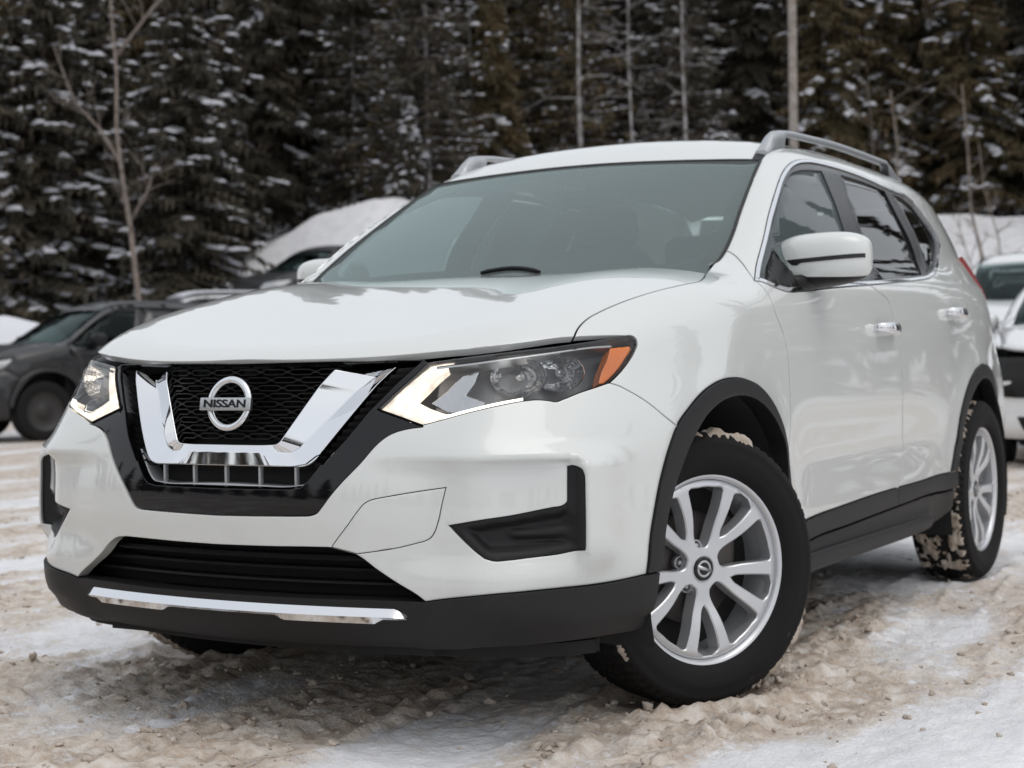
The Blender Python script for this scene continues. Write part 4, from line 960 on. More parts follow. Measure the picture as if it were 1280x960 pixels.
# ---- mirrors -------------------------------------------------------------------
def make_mirror(sg):
    c = Vector((-.765, .911, 1.190)); hx, hy, hz = .092, .146, .084
    V = []; nu, nv = 48, 24
    sgn = lambda a, e: math.copysign(abs(a)**e, a)
    for j_ in range(nv+1):
        ph = -math.pi/2+math.pi*j_/nv
        for i in range(nu):
            th = 2*math.pi*i/nu
            # poles along y
            x = sgn(math.cos(ph), .55)*sgn(math.cos(th), .75); z = sgn(math.cos(ph), .50)*sgn(math.sin(th), .55); y = sgn(math.sin(ph), .62)
            if x < 0: x *= .45
            zz = z*(1.0-.10*y) + (.06*(1-y*y)); xx = x*(1-.18*(y > 0)*y*y)
            V.append((c.x+xx*hx-.05*(y+1)*.5*hy*1.6, sg*(c.y+y*hy), c.z+zz*hz+.012*y))
    FA = [(j_*nu+i, (j_+1)*nu+i, (j_+1)*nu+(i+1) % nu, j_*nu+(i+1) % nu) for j_ in range(nv) for i in range(nu)]
    res_ = []
    for nm, mt, keep_up in (('mirror_cap', M['paint'], True), ('mirror_housing', M['plastic2'], False)):
        mb = MB(); mb.add(V, FA); o_ = mb.build(nm, mt, car)
        bm_ = bmesh.new(); bm_.from_mesh(o_.data); bmesh.ops.remove_doubles(bm_, verts=bm_.verts, dist=1e-4); bmesh.ops.recalc_face_normals(bm_, faces=bm_.faces)
        bmesh.ops.bisect_plane(bm_, geom=bm_.verts[:]+bm_.edges[:]+bm_.faces[:], plane_co=(c.x, sg*c.y, 1.150), plane_no=(.10, sg*.05, 1), clear_inner=keep_up, clear_outer=not keep_up)
        if not keep_up:
            for v in bm_.verts: v.co = c_ + (v.co-c_)*.985 if False else v.co
        bm_.to_mesh(o_.data); bm_.free(); res_.append(o_)
    a, b = res_
    arm = MB(); arm.tube([(-.62, sg*.82, 1.120), (-.68, sg*.86, 1.124), (-.76, sg*.90, 1.140)], [.026, .026, .03], 12); arm.build('mirror_arm', M['plastic2'], b)
    # turn signal strip on the cap: follows the cap surface
    return a, V
mirV = {}
for sg in (1, -1):
    capo, _ = make_mirror(sg)
    from mathutils.bvhtree import BVHTree
    bt = BVHTree.FromPolygons([v.co.copy() for v in capo.data.vertices], [tuple(p.vertices) for p in capo.data.polygons])
    def onto(y, z):
        hit = bt.ray_cast(Vector((0, sg*y, z)), Vector((-1, 0, 0))); return hit[0]+hit[1]*.002 if hit[0] else None
    st = MB(); cols = []
    for y in np.linspace(.822, 1.050, 38):
        t = (y-.822)/(1.050-.822); zt = 1.1945+.014*t; zb = zt-.0125*min(1, (y-.822)/.02+.05)-.006*(1-sstep(.857, .870, y))*min(1, (y-.822)/.03)
        a_, b_ = onto(y, zt), onto(y, zb)
        if a_ and b_: cols.append((a_, b_))
    V = [p for c_ in cols for p in c_]; F_ = [(2*i, 2*i+2, 2*i+3, 2*i+1) for i in range(len(cols)-1)]
    st.add(V, F_ if sg < 0 else [q[::-1] for q in F_]); st.build('mirror_signal', M['frit'], capo)

# ---- roof rails ------------------------------------------------------------------
def rail(sg):
    rl = MB(); V = []; F_ = []
    xs = np.linspace(-1.085, -2.66, 90); sec = []
    for x in xs:
        t = (x+1.085)/(-2.66+1.085)
        y = .588-.004*t-.012*t*t
        zr = top_pt(x, y, fG)[2]
        rise = .046*sstep(-.01, .08, t)*sstep(1.0, .86, t)
        foot = 1-sstep(.112, .118, t)*sstep(.885, .878, t)
        ztop_ = zr+.008+rise; zbot = (zr-.012) if foot > .5 else ztop_-.019
        wd = .017+.006*(1-sstep(0, .12, t))
        sec.append((x, y, zbot, ztop_, wd))
    for (x, y, zb, zt, wd) in sec:
        h_ = zt-zb
        for (dy, fz) in ((-1, 0), (-1, .55), (-.75, .88), (-.3, 1), (.3, 1), (.75, .88), (1, .55), (1, 0)):
            V.append((x, sg*(y+dy*wd), zb+fz*h_))
    m_ = 8
    for i in range(len(sec)-1):
        for q in range(m_): F_.append((i*m_+q, i*m_+(q+1) % m_, (i+1)*m_+(q+1) % m_, (i+1)*m_+q))
    F_ += [tuple(range(m_)), tuple((len(sec)-1)*m_+q for q in range(m_))]
    rl.add(V, F_); o = rl.build('roof_rail', M['satin'], car, autosmooth=40)
    b_ = bmesh.new(); b_.from_mesh(o.data); bmesh.ops.recalc_face_normals(b_, faces=b_.faces); b_.to_mesh(o.data); b_.free()
rail(1); rail(-1)

# ---- wipers -----------------------------------------------------------------------
for (y0, y1, dz) in ((.205, .0, .006), (-.56, -.66, .008)):
    wp = MB(); pts = []
    for t in np.linspace(0, 1, 12):
        y = y0+(y1-y0)*t; p = top_pt(-.262-.02*math.sin(math.pi*t)+.10*abs(y)*0, y, fG); pts.append((p[0], p[1], p[2]+dz))
    wp.tube(pts, [.004]+[.007]*10+[.004], 6); wp.build('wiper', M['plastic2'], car)

# ---- cabin ------------------------------------------------------------------------
def seat(y):
    rot = Matrix.Rotation(math.radians(-14), 3, 'Y')
    s1 = MB(); s1.ellip((-1.45, y, .72), (.27, .25, .09), 20, 10, .5); s1.ellip((-1.76, y, 1.02), (.085, .25, .33), 20, 12, .5, rot=rot); o = s1.build('front_seat', M['cabin'], car)
    s2 = MB(); s2.ellip((-1.86, y, 1.42), (.05, .135, .09), 16, 10, .55); s2.tube([(-1.84, y-.05, 1.30), (-1.86, y-.05, 1.42)], .007); s2.tube([(-1.84, y+.05, 1.30), (-1.86, y+.05, 1.42)], .007); s2.build('headrest', M['cabin'], o)
seat(.37); seat(-.37)
rs = MB(); rs.ellip((-2.35, 0, .70), (.26, .62, .09), 24, 10, .4); rs.ellip((-2.62, 0, 1.0), (.09, .62, .32), 24, 10, .4, rot=Matrix.Rotation(math.radians(-14), 3, 'Y'))
for y in (.37, 0, -.37): rs.ellip((-2.72, y, 1.36), (.05, .13, .08), 14, 8, .55)
rs.build('rear_seat', M['cabin'], car)
ds = MB(); ds.ellip((-.72, 0, .985), (.34, .70, .11), 30, 12, .5); ds.ellip((-.80, .37, 1.075), (.12, .19, .06), 16, 10, .6); ds.build('dashboard', M['cabin'], car)
sw = MB(); pr = [(.015*math.sin(a), .18+.015*math.cos(a)) for a in [2*math.pi*k/10 for k in range(11)]]; sw.lathe_y(pr, 36); sw.ellip((0, 0, 0), (.06, .03, .055)); sw.box((0, 0, 0), (.17, .01, .018)); sw.box((0, 0, -.09), (.018, .01, .09))
so_ = sw.build('steering_wheel', M['cabin'], car); so_.data.transform(Matrix.Translation((-1.12, .37, 1.0)) @ Matrix.Rotation(math.radians(-25), 4, 'Y') @ Matrix.Rotation(math.radians(90), 4, 'Z'))
rm = MB(); rm.ellip((-1.02, 0, 1.455), (.02, .12, .032), 20, 10, .5); rm.tube([(-1.0, 0, 1.47), (-.95, 0, 1.53)], .01); rm.build('rear_view_mirror', M['plastic2'], car)
hlh = MB()
xs = np.linspace(-1.0, -3.1, 14); ys = np.linspace(-.54, .54, 9); V = [tuple(top_pt(x, abs(y), fG)-[0, 0, .045])[:2] if False else (x, y, top_pt(x, abs(y), fG)[2]-.045) for x in xs for y in ys]
hlh.add(V, [(i*9+k, i*9+k+1, (i+1)*9+k+1, (i+1)*9+k) for i in range(13) for k in range(8)]); hlh.build('headliner', M['headliner'], car)
for s_ in (1, -1):
    dcard = MB(); dcard.box((-1.45, s_*.80, .82), (1.05, .02, .30)); dcard.build('door_card', M['cabin'], car, smooth=False)
fl = MB(); fl.box((-1.7, 0, .42), (1.4, .80, .03)); fl.box((-.62, 0, .75), (.02, .78, .34)); fl.build('cabin_floor', M['cabin'], car, smooth=False)
# belt and B-pillar trims
for s_ in (1, -1):
    bp_ = MB(); bp_.tube([(-1.66, s_*.77, 1.05), (-1.72, s_*.68, 1.3), (-1.80, s_*.53, 1.56)], [.05, .045, .03], 8); bp_.build('pillar_trim', M['headliner'], car)
# ------------------------------------------------------------------ vectorised noise
def _h(ix, iy, iz, seed):
    n = (ix*374761393+iy*668265263+iz*2147483647+seed*1442695041) & 0xffffffff
    n = ((n ^ (n >> 13))*1274126177) & 0xffffffff
    n = ((n ^ (n >> 16))*2246822519) & 0xffffffff
    return ((n ^ (n >> 15)) & 0xffff)/65535.0
def vnoise(x, y, z=0., seed=0):
    x, y, z = np.broadcast_arrays(np.asarray(x, float), np.asarray(y, float), np.asarray(z, float))
    i = np.floor(x).astype(np.int64); j = np.floor(y).astype(np.int64); k = np.floor(z).astype(np.int64)
    fx, fy, fz = x-i, y-j, z-k
    s = lambda t: t*t*t*(t*(6*t-15)+10)
    fx, fy, fz = s(fx), s(fy), s(fz); r = 0
    for a in (0, 1):
        for b in (0, 1):
            for c in (0, 1):
                r = r+_h(i+a, j+b, k+c, seed)*(fx if a else 1-fx)*(fy if b else 1-fy)*(fz if c else 1-fz)
    return r
def fbm(x, y, z=0., oct=4, seed=0, gain=.5):
    a, s, t = 1., 0., 0.; x = np.asarray(x, float); y = np.asarray(y, float)
    for o in range(oct):
        s = s+a*vnoise(x, y, z, seed+o*17); t += a; a *= gain; x = x*2.03+11.3; y = y*2.03+7.1; z = z*2.03+3.7
    return s/t
def flat_cdt(outline, holes, sp, inset=.004):
    L2 = []
    for i, l in enumerate([outline]+list(holes)):
        l = np.asarray(l, float); l = l[::-1] if area2(l) < 0 else l; L2.append(resample(l, sp*.7))
    pts = []; edges = []; lid = []
    for l in L2:
        s = len(pts); pts += list(l); edges += [(s+k, s+(k+1) % len(l)) for k in range(len(l))]; lid.append((s, len(l)))
    ins = [offset_poly(l, inset if i == 0 else -inset) for i, l in enumerate(L2)]
    I = np.vstack(ins); mn, mx = L2[0].min(0), L2[0].max(0)
    gx_, gy2 = np.meshgrid(np.arange(mn[0], mx[0], sp), np.arange(mn[1], mx[1], sp)); G = np.stack([gx_.ravel(), gy2.ravel()], -1)
    def keep(q, d):
        k = inpoly(q, L2[0]); dd = dist_poly(q, L2[0])
        for h in L2[1:]: k &= ~inpoly(q, h); dd = np.minimum(dd, dist_poly(q, h))
        return q[k & (dd > d)]
    allp = np.vstack([np.array(pts), keep(I, inset*.6), keep(G, max(sp*.5, inset*1.5))])
    res = delaunay_2d_cdt([Vector(p) for p in allp], edges, [], 0, 1e-7)
    vc = np.array([tuple(v) for v in res[0]]); fa = np.array([tuple(t) for t in res[2] if len(t) == 3]); cen = vc[fa].mean(1)
    k = inpoly(cen, L2[0])
    for h in L2[1:]: k &= ~inpoly(cen, h)
    om = {}
    for i, ov in enumerate(res[3]):
        for o_ in ov: om.setdefault(o_, i)
    return vc, fa[k], [[om[s+j_] for j_ in range(n)] for s, n in lid]

# ------------------------------------------------------------------ wheels (axis +y outward)
def polar(r, deg): return (r*math.cos(math.radians(deg)), r*math.sin(math.radians(deg)))
def rim_mesh():
    holes = []
    for k in range(5):
        a0 = 270+72*k
        sm = [(.098, 0), (.108, 4.2), (.132, 7.0), (.170, 8.8), (.204, 9.4), (.2125, 9.4), (.2162, 8.9)]
        loop = [polar(r, a0+a) for r, a in sm]+[polar(r, a0-a) for r, a in sm[::-1][:-1]]
        holes.append(spline(np.array(loop+[loop[0]]), 3)[:-1])
        a1 = a0+36
        bg_ = [(.056, 0), (.058, 11), (.068, 17.0), (.090, 18.0), (.125, 16.2), (.165, 16.0), (.202, 15.9), (.2125, 15.7), (.2165, 15.1)]
        loop = [polar(r, a1+a) for r, a in bg_]+[polar(.2165, a1+7), polar(.217, a1), polar(.2165, a1-7)]+[polar(r, a1-a) for r, a in bg_[::-1][:-1]]
        holes.append(spline(np.array(loop+[loop[0]]), 3)[:-1])
    out = [polar(.2350, 360*k/90) for k in range(90)]
    vc, fa, loops = flat_cdt(out, holes, .009, .0034)
    r = np.hypot(vc[:, 0], vc[:, 1]); ang = np.degrees(np.arctan2(vc[:, 1], vc[:, 0]))
    y = .066+.020*sstep(.05, .20, r)-.004*sstep(.22, .235, r)+.002*gauss(r-.05, .02)
    db = np.full(len(vc), 9.)
    for h in holes: db = np.minimum(db, dist_poly(vc, h))
    db = np.minimum(db, np.abs(.2350-r))
    y = y-.0032*np.clip(1-db/.0034, 0, 1)**1.5
    # crease along each spoke
    V = [(a, yy, b) for (a, b), yy in zip(vc, y)]
    F_ = []
    for t in fa:
        t = [int(i) for i in t]; p = [Vector(V[i]) for i in t]; n_ = (p[1]-p[0]).cross(p[2]-p[0])
        F_.append(tuple(t) if n_.y > 0 else tuple(t[::-1]))
    ef = {(t[q], t[(q+1) % 3]) for t in F_ for q in range(3)}
    for li, lp in enumerate(loops):
        if li == 0: continue
        cen = np.mean([vc[i] for i in lp], 0); b = len(V)
        for i in lp:
            d = vc[i]-cen; V.append((vc[i][0]+d[0]*.02, max(y[i]-.042, .018), vc[i][1]+d[1]*.02))
        for q in range(len(lp)):
            a, c = lp[q], lp[(q+1) % len(lp)]; a2, c2 = b+q, b+(q+1) % len(lp)
            F_.append((c, a, a2, c2) if (a, c) in ef else (a, c, c2, a2))
    return V, F_
RIMV, RIMF = rim_mesh()
def tyre_geo(n=300, detail=True):
    half = [(.086, .240), (.096, .2505), (.104, .260), (.108, .268), (.1115, .276), (.1138, .287), (.1145, .298), (.1142, .307), (.1130, .316), (.1115, .324), (.110, .331), (.1085, .336), (.106, .341), (.1035, .3452), (.101, .3485), (.096, .353)]
    tread = list(np.linspace(.090, -.090, 41 if detail else 9))
    prof_ = half+[(y, .3575+.0065*(1-(y/.095)**2)) for y in tread]+[(-a, b) for a, b in half[::-1]]
    P = np.array(prof_); m = len(P); A = np.linspace(0, 2*np.pi, n, endpoint=False)
    Y = np.broadcast_to(P[:, 0], (n, m)); R = np.broadcast_to(P[:, 1], (n, m)).copy(); AA = np.broadcast_to(A[:, None], (n, m))
    if detail:
        ay = np.abs(Y); gr = np.zeros((n, m))
        for yc in (.028, .064): gr = np.maximum(gr, sstep(.0062, .0042, np.abs(ay-yc)))
        seg = 2*np.pi/72
        for (lo, hi, ph, sl) in ((.066, .104, 0, .9), (.030, .062, .5, -1.4), (-.001, .027, .2, 1.2)):
            u = ((AA+ph*seg+sl*(ay-lo))/seg) % 1.0
            gr = np.maximum(gr, sstep(.5-.36, .5-.42, np.abs(u-.5))*((ay > lo) & (ay < hi)))
        R = R-.0085*gr*(R > .346)
        # sidewall rings
        RR = np.broadcast_to(P[:, 1], (n, m)); sw = (RR < .347)
        R = R+0*R
        Yo = .0022*gauss(RR-.334, .004)+.0016*gauss(RR-.300, .003)+.0014*gauss(RR-.268, .003)-.0012*gauss(RR-.318, .004)
        Yo = Yo+.0011*((RR > .336) & (RR < .349))*np.sign(np.sin(AA*150))
        Y = Y+np.sign(Y)*Yo*sw
    V = np.stack([R*np.cos(AA), Y, R*np.sin(AA)], -1).reshape(-1, 3)
    i = np.arange(n)[:, None]; k = np.arange(m-1)[None]; a = i*m+k; b = ((i+1) % n)*m+k
    F_ = np.stack([a, a+1, b+1, b], -1).reshape(-1, 4)
    return V, F_
def packed_geo(seed, ranges, thr):
    """packed snow over parts of the tread: ranges of (deg0, deg1, y0, y1)"""
    V = []; F_ = []
    for q, (d0, d1, y0, y1, th) in enumerate(ranges):
        na = int((d1-d0)/.9)+2; ny = int(abs(y1-y0)/.005)+2
        A, Y = np.meshgrid(np.radians(np.linspace(d0, d1, na)), np.linspace(y0, y1, ny), indexing='ij')
        nz = fbm(A*13, Y*38, q*3.1+seed, 4, seed)
        e = np.minimum(np.minimum((A-A.min())/.06, (A.max()-A)/.06), np.minimum((Y-Y.min())/.012, (Y.max()-Y)/.012)); e = np.clip(e, 0, 1)
        hgt = (nz-th)*e-.25*(1-e)
        R = np.where(np.abs(Y) > .093, .355-(np.abs(Y)-.093)*1.6, .3575+.0065*(1-(Y/.095)**2))
        R = R-.004+np.clip(hgt, -.02, .3)*.055
        b = len(V); V += list(np.stack([R*np.cos(A), Y, R*np.sin(A)], -1).reshape(-1, 3))
        ok = hgt > -.01
        for i in range(na-1):
            for k in range(ny-1):
                if ok[i, k] or ok[i+1, k] or ok[i, k+1] or ok[i+1, k+1]: F_.append((b+i*ny+k, b+i*ny+k+1, b+(i+1)*ny+k+1, b+(i+1)*ny+k))
    return V, F_
def make_wheel(parent, loc, rz, side, spin=0., snow=None, detail=True, alloy=None):
    """side +1: outward is +y in car space"""
    wob = mesh_obj('wheel', RIMV, RIMF, alloy or M['alloy'], parent, True); wob.data.set_sharp_from_angle(angle=math.radians(24))
    wob.location = loc; wob.rotation_euler = (0, 0, rz+(0 if side > 0 else math.pi))
    b = MB(); b.lathe_y([(.076, .2350), (.083, .2370), (.0905, .2420), (.0945, .2480), (.0940, .2515), (.087, .2525)], 96); b.lathe_y([(.082, .2350), (.062, .2300), (.045, .2240), (.0, .2190), (-.085, .219)], 96)
    o = b.build('rim_barrel', alloy or M['alloy'], wob)
    V, F_ = tyre_geo(300 if detail else 72, detail); t = mesh_obj('tyre', V, F_, M['rubber'], wob); 
    d = MB(); d.lathe_y([(.012, .06), (.014, .148), (.0, .150), (-.01, .148)], 48); d.lathe_y([(.045, .0), (.045, .055), (.012, .07)], 32); d.build('brake_disc', M['brake'], wob)
    cb = MB(); cb.ellip((-.10, .0, .05), (.045, .035, .085), 14, 8, .5); cb.build('brake_caliper', M['brake'], wob)
    bk = MB(); bk.lathe_y([(-.02, .0), (-.02, .218)], 32); bk.build('brake_shield', M['void'], wob)
    if detail:
        cc = MB(); cc.lathe_y([(.0715, .0), (.0715, .0285), (.0705, .031), (.064, .0325)], 40); co = cc.build('centre_cap', M['gloss'], wob)
        er = MB(); pr = [(.0720, .0165), (.0730, .0185), (.0730, .0205), (.0720, .0225)]; er.lathe_y(pr, 40)
        er.box((0, .0728, 0), (.0245, .0012, .0048), Matrix.Rotation(math.radians(-18), 3, 'Y'))
        er.lathe_y([(.066, .0325), (.0705, .0345), (.066, .038)], 40)
        er.build('cap_emblem', M['satin'], wob)
        for k in range(5):
            p = polar(.0572, 270+36+72*k); lg_ = MB(); lg_.lathe_y([(.044, .0), (.044, .006), (.040, .0085), (.01, .0085)], 12, c=(p[0], 0, p[1])); lg_.build('lug_nut', M['satin'], wob)
            lp = MB(); lp.lathe_y([(.022, .0), (.022, .0165), (.040, .0175), (.040, .0145), (.023, .0135)], 16, c=(p[0], 0, p[1])); lp.build('lug_pocket', M['alloy'], wob)
        vs = MB(); pv = polar(.188, 270+52); vs.tube([(pv[0], .050, pv[1]), (pv[0]*.93, .064, pv[1]*.93)], .0045, 8); vs.build('valve_stem', M['rubber'], wob)
        vt = MB(); vt.tube([(pv[0]*.93, .064, pv[1]*.93), (pv[0]*.86, .071, pv[1]*.86)], .0052, 8); vt.build('valve_cap', pmat('green_cap', (.02, .25, .17), .4), wob)
    if snow:
        V, F_ = packed_geo(*snow); p = mesh_obj('packed_snow', V, F_, M['packed'], wob)
    return wob
ZC = .352
STEER = math.radians(-27.8)
def front_loc(s):
    piv = .76; off = .7975-piv
    return (s*0+math.sin(-STEER)*off*s, s*piv+math.cos(STEER)*off*s, ZC)
make_wheel(car, front_loc(1), STEER, 1, 0, (3, [(-44, 66, .090, .116, .34), (70, 118, .050, .112, .34), (196, 264, -.10, .112, .42)], 0))
make_wheel(car, front_loc(-1), STEER, -1, 0, (5, [(200, 300, -.06, .10, .5)], 0))
make_wheel(car, (-2.706, .7975, ZC), 0, 1, 0, (9, [(-62, 8, -.112, .104, .45), (10, 88, .02, .104, .50), (-100, -64, -.10, .104, .56)], 0))
make_wheel(car, (-2.706, -.7975, ZC), 0, -1, 0, (7, [(200, 280, -.10, .10, .5)], 0))
# ------------------------------------------------------------------ ground
FWD2 = np.array([math.cos(YAW), math.sin(YAW)]); RGT2 = np.array([FWD2[1], -FWD2[0]])
def sl(x, y):
    d0 = np.asarray(x, float)-CAM_POS.x; d1 = np.asarray(y, float)-CAM_POS.y
    return d0*FWD2[0]+d1*FWD2[1], d0*RGT2[0]+d1*RGT2[1]
def xy(s, l): return CAM_POS.x+s*FWD2[0]+l*RGT2[0], CAM_POS.y+s*FWD2[1]+l*RGT2[1]
def lat(px, s): return s*(px-640)/FPX
def terrain(s, l):
    """large shape: flat lot, gentle rise, ploughed bank, wooded hill"""
    s = np.asarray(s, float); l = np.asarray(l, float)
    a = l/np.maximum(s, 8.)
    z = 1.35*sstep(21, 36, s)
    B = np.interp(a, [-.35, -.19, -.168, -.149, -.122, -.067, .2, .3], [1.1, 1.25, 1.8, 2.6, 3.15, 3.6, 3.3, 3.1])
    B = B+.5*(fbm(a*30, s*.15, 0, 3, 15)-.5)
    edge = 39.2+1.2*np.sin(l*.31)+.8*np.sin(l*.83+1)
    z = z+B*sstep(0, 1, (s-edge)/(5.0+1.5*np.sin(l*.2)))
    z = z+np.maximum(s-43, 0)*.20*sstep(40, 60, s)
    z = z+.35*(fbm(l*.25, s*.25, 0, 3, 5)-.5)*sstep(24, 36, s)
    return np.minimum(z, 26+0*z)
def gauss2(x, s): return np.exp(-(x/s)**2)
# rut direction on the ground (roughly along the tyre tracks in the slush)
RD = np.array([math.cos(math.radians(4)), math.sin(math.radians(4))])
def slush_fields(x, y):
    """(height, slush amount) of the churned lot"""
    u = x*RD[0]+y*RD[1]; v = -x*RD[1]+y*RD[0]
    wv = v+.10*(fbm(u*.5, v*.5, 0, 3, 3)-.5)*2
    rut = fbm(u*.55, wv*2.6, 0, 4, 21)                  # long streaks
    patch = fbm(u*1.3, v*2.6, 0, 5, 31)
    big = sstep(.35, .65, fbm(x*.22+3, y*.22, 0, 2, 35))
    m = sstep(.37, .68, .55*rut+.45*patch+.12*(big-.5)+.022-.17*sstep(.0, .30, y-(1.12-.2*(x-.3)))*sstep(-3.2, -1.6, x)+.05*sstep(.6, -.4, y)*sstep(-.5, .5, x))
    cl = fbm(x*7, y*7, 0, 5, 41); cl2 = fbm(x*24, y*24, 0, 4, 51)
    ridge = 1-np.abs(2*fbm(u*.9, wv*6.0, 0, 3, 61)-1)
    lump = np.clip(cl-.47, 0, 1)
    cl3 = fbm(x*55, y*55, 0, 2, 57)
    h = m*(.003+.036*lump+.017*(cl2-.45)+.011*(cl3-.5)+.017*sstep(.80, .99, ridge)*(.2+1.4*cl2))
    tread = sstep(.15, .5, np.sin(u*70+14*np.abs((wv*4.5) % 1-.5)+3*wv))*sstep(.50, .60, fbm(u*.3+9, wv*2.2, 0, 2, 66))
    h = h+(.35+.65*m)*.009*tread
    trk = sstep(.62, .75, fbm(u*.18+4, wv*1.6, 0, 2, 68))
    h = h-.012*trk
    h = h+(1-m)*(.012*(fbm(u*2, v*9, 0, 3, 71)-.5)+.012*(cl2-.5)+.007*(cl3-.5)+.012*np.clip(cl-.55, 0, 1))
    h = h+.022*(fbm(x*.9, y*.9, 0, 3, 81)-.5)
    return h, m
def axis(lo_fine, hi_fine, step, lo, hi, g=1.09):
    a = list(np.arange(lo_fine, hi_fine, step)); d = step; p = a[-1]
    while p < hi: d *= g; p += d; a.append(p)
    d = step; p = a[0]; pre = []
    while p > lo: d *= g; p -= d; pre.append(p)
    return np.array(pre[::-1]+a)
SA = axis(2.1, 8.6, .0135, -140, 420, 1.075); LA = axis(-2.1, 2.9, .0145, -260, 260, 1.085)
S_, L_ = np.meshgrid(SA, LA, indexing='ij'); X_, Y_ = xy(S_, L_)
Z_ = terrain(S_, L_)
near = sstep(60, 18, np.hypot(S_-4, L_))
hh_ = np.zeros_like(Z_); mm_ = np.full_like(Z_, .0)
sel = near > 0
hh_[sel], mm_[sel] = slush_fields(X_[sel], Y_[sel])
lot = sstep(30, 20, S_)*sstep(-60, -40, S_)
mm_ = mm_*lot*near
# tyres press into the slush
for wx, wy, dx, dy in ((.0, .80, math.cos(STEER), math.sin(STEER)), (.0, -.80, math.cos(STEER), math.sin(STEER)), (-2.706, .80, 1, 0), (-2.706, -.80, 1, 0)):
    qa = (X_-wx)*dx+(Y_-wy)*dy; qb = -(X_-wx)*dy+(Y_-wy)*dx
    near_w = np.exp(-(np.maximum(np.abs(qa)-.10, 0)/.10)**2-(np.maximum(np.abs(qb)-.11, 0)/.035)**2)
    hh_ = hh_*(1-near_w)-.014*near_w
    pile = np.exp(-((np.abs(qb)-.155)/.035)**2-(np.maximum(np.abs(qa)-.25, 0)/.15)**2)
    hh_ = hh_+.022*pile*(.4+fbm(X_*20, Y_*20, 0, 3, 91))
Z_ = Z_+hh_*near-.004
nS, nL = Z_.shape
ii = (np.arange(nS-1)[:, None]*nL+np.arange(nL-1)[None]).ravel()
me = bpy.data.meshes.new('ground')
VV = np.stack([X_, Y_, Z_], -1).reshape(-1, 3).astype('f')
FF = np.stack([ii, ii+nL, ii+nL+1, ii+1], -1).astype('i')
me.vertices.add(len(VV)); me.vertices.foreach_set('co', VV.ravel()); me.loops.add(FF.size); me.loops.foreach_set('vertex_index', FF.ravel())
me.polygons.add(len(FF)); me.polygons.foreach_set('loop_start', np.arange(len(FF), dtype='i')*4); me.update(calc_edges=True)
me.polygons.foreach_set('use_smooth', [True]*len(FF))
at = me.attributes.new('slush', 'FLOAT', 'POINT'); at.data.foreach_set('value', mm_.ravel().astype('f'))
if (me.polygons[0].normal.z < 0): me.flip_normals()
gm_ = bpy.data.materials.new('dirty_snow'); gm_.use_nodes = True
n = gm_.node_tree.nodes; Lk = gm_.node_tree.links; b = n['Principled BSDF']; b.inputs['Roughness'].default_value = .55; b.inputs['Specular IOR Level'].default_value = .35
atn = n.new('ShaderNodeAttribute'); atn.attribute_name = 'slush'; geo = n.new('ShaderNodeNewGeometry')
def noise(scale, detail=5, rough=.6, vec=None):
    t = n.new('ShaderNodeTexNoise'); t.inputs['Scale'].default_value = scale; t.inputs['Detail'].default_value = detail; t.inputs['Roughness'].default_value = rough
    Lk.new((vec or geo.outputs['Position']), t.inputs['Vector']); return t
def ramp(src, stops):
    r = n.new('ShaderNodeValToRGB'); r.color_ramp.elements.remove(r.color_ramp.elements[1])
    for q, (p, c) in enumerate(stops):
        e = r.color_ramp.elements[0] if q == 0 else r.color_ramp.elements.new(p)
        e.position = p; e.color = (*c, 1)
    Lk.new(src, r.inputs['Fac']); return r
def mathn(op, a, b_=None):
    m = n.new('ShaderNodeMath'); m.operation = op
    for k, v in enumerate((a, b_)):
        if v is None: continue
        if isinstance(v, (int, float)): m.inputs[k].default_value = v
        else: Lk.new(v, m.inputs[k])
    return m.outputs[0]
n1 = noise(14); n2 = noise(3.2); n3 = noise(70, 3)
snowc = ramp(n2.outputs['Fac'], [(.30, (.66, .66, .685)), (.55, (.77, .77, .79)), (.75, (.83, .83, .85))])
slc = ramp(n1.outputs['Fac'], [(.25, (.25, .192, .148)), (.42, (.44, .352, .278)), (.56, (.60, .535, .470)), (.76, (.74, .71, .68))])
mk = mathn('ADD', atn.outputs['Fac'], mathn('MULTIPLY', mathn('SUBTRACT', n1.outputs['Fac'], .5), 2.1))
mk = mathn('ADD', mk, mathn('MULTIPLY', mathn('SUBTRACT', n3.outputs['Fac'], .5), .9))
mkr = ramp(mk, [(.20, (0, 0, 0)), (.80, (1, 1, 1))])
mx = n.new('ShaderNodeMix'); mx.data_type = 'RGBA'; Lk.new(mkr.outputs[0], mx.inputs['Factor']); Lk.new(snowc.outputs[0], mx.inputs['A']); Lk.new(slc.outputs[0], mx.inputs['B'])
Lk.new(mx.outputs['Result'], b.inputs['Base Color'])
bp1 = n.new('ShaderNodeBump'); bp1.inputs['Strength'].default_value = .6; bp1.inputs['Distance'].default_value = .012; Lk.new(n3.outputs['Fac'], bp1.inputs['Height'])
Lk.new(bp1.outputs[0], b.inputs['Normal'])
me.materials.append(gm_)
tag(link('ground', me), kind='structure')

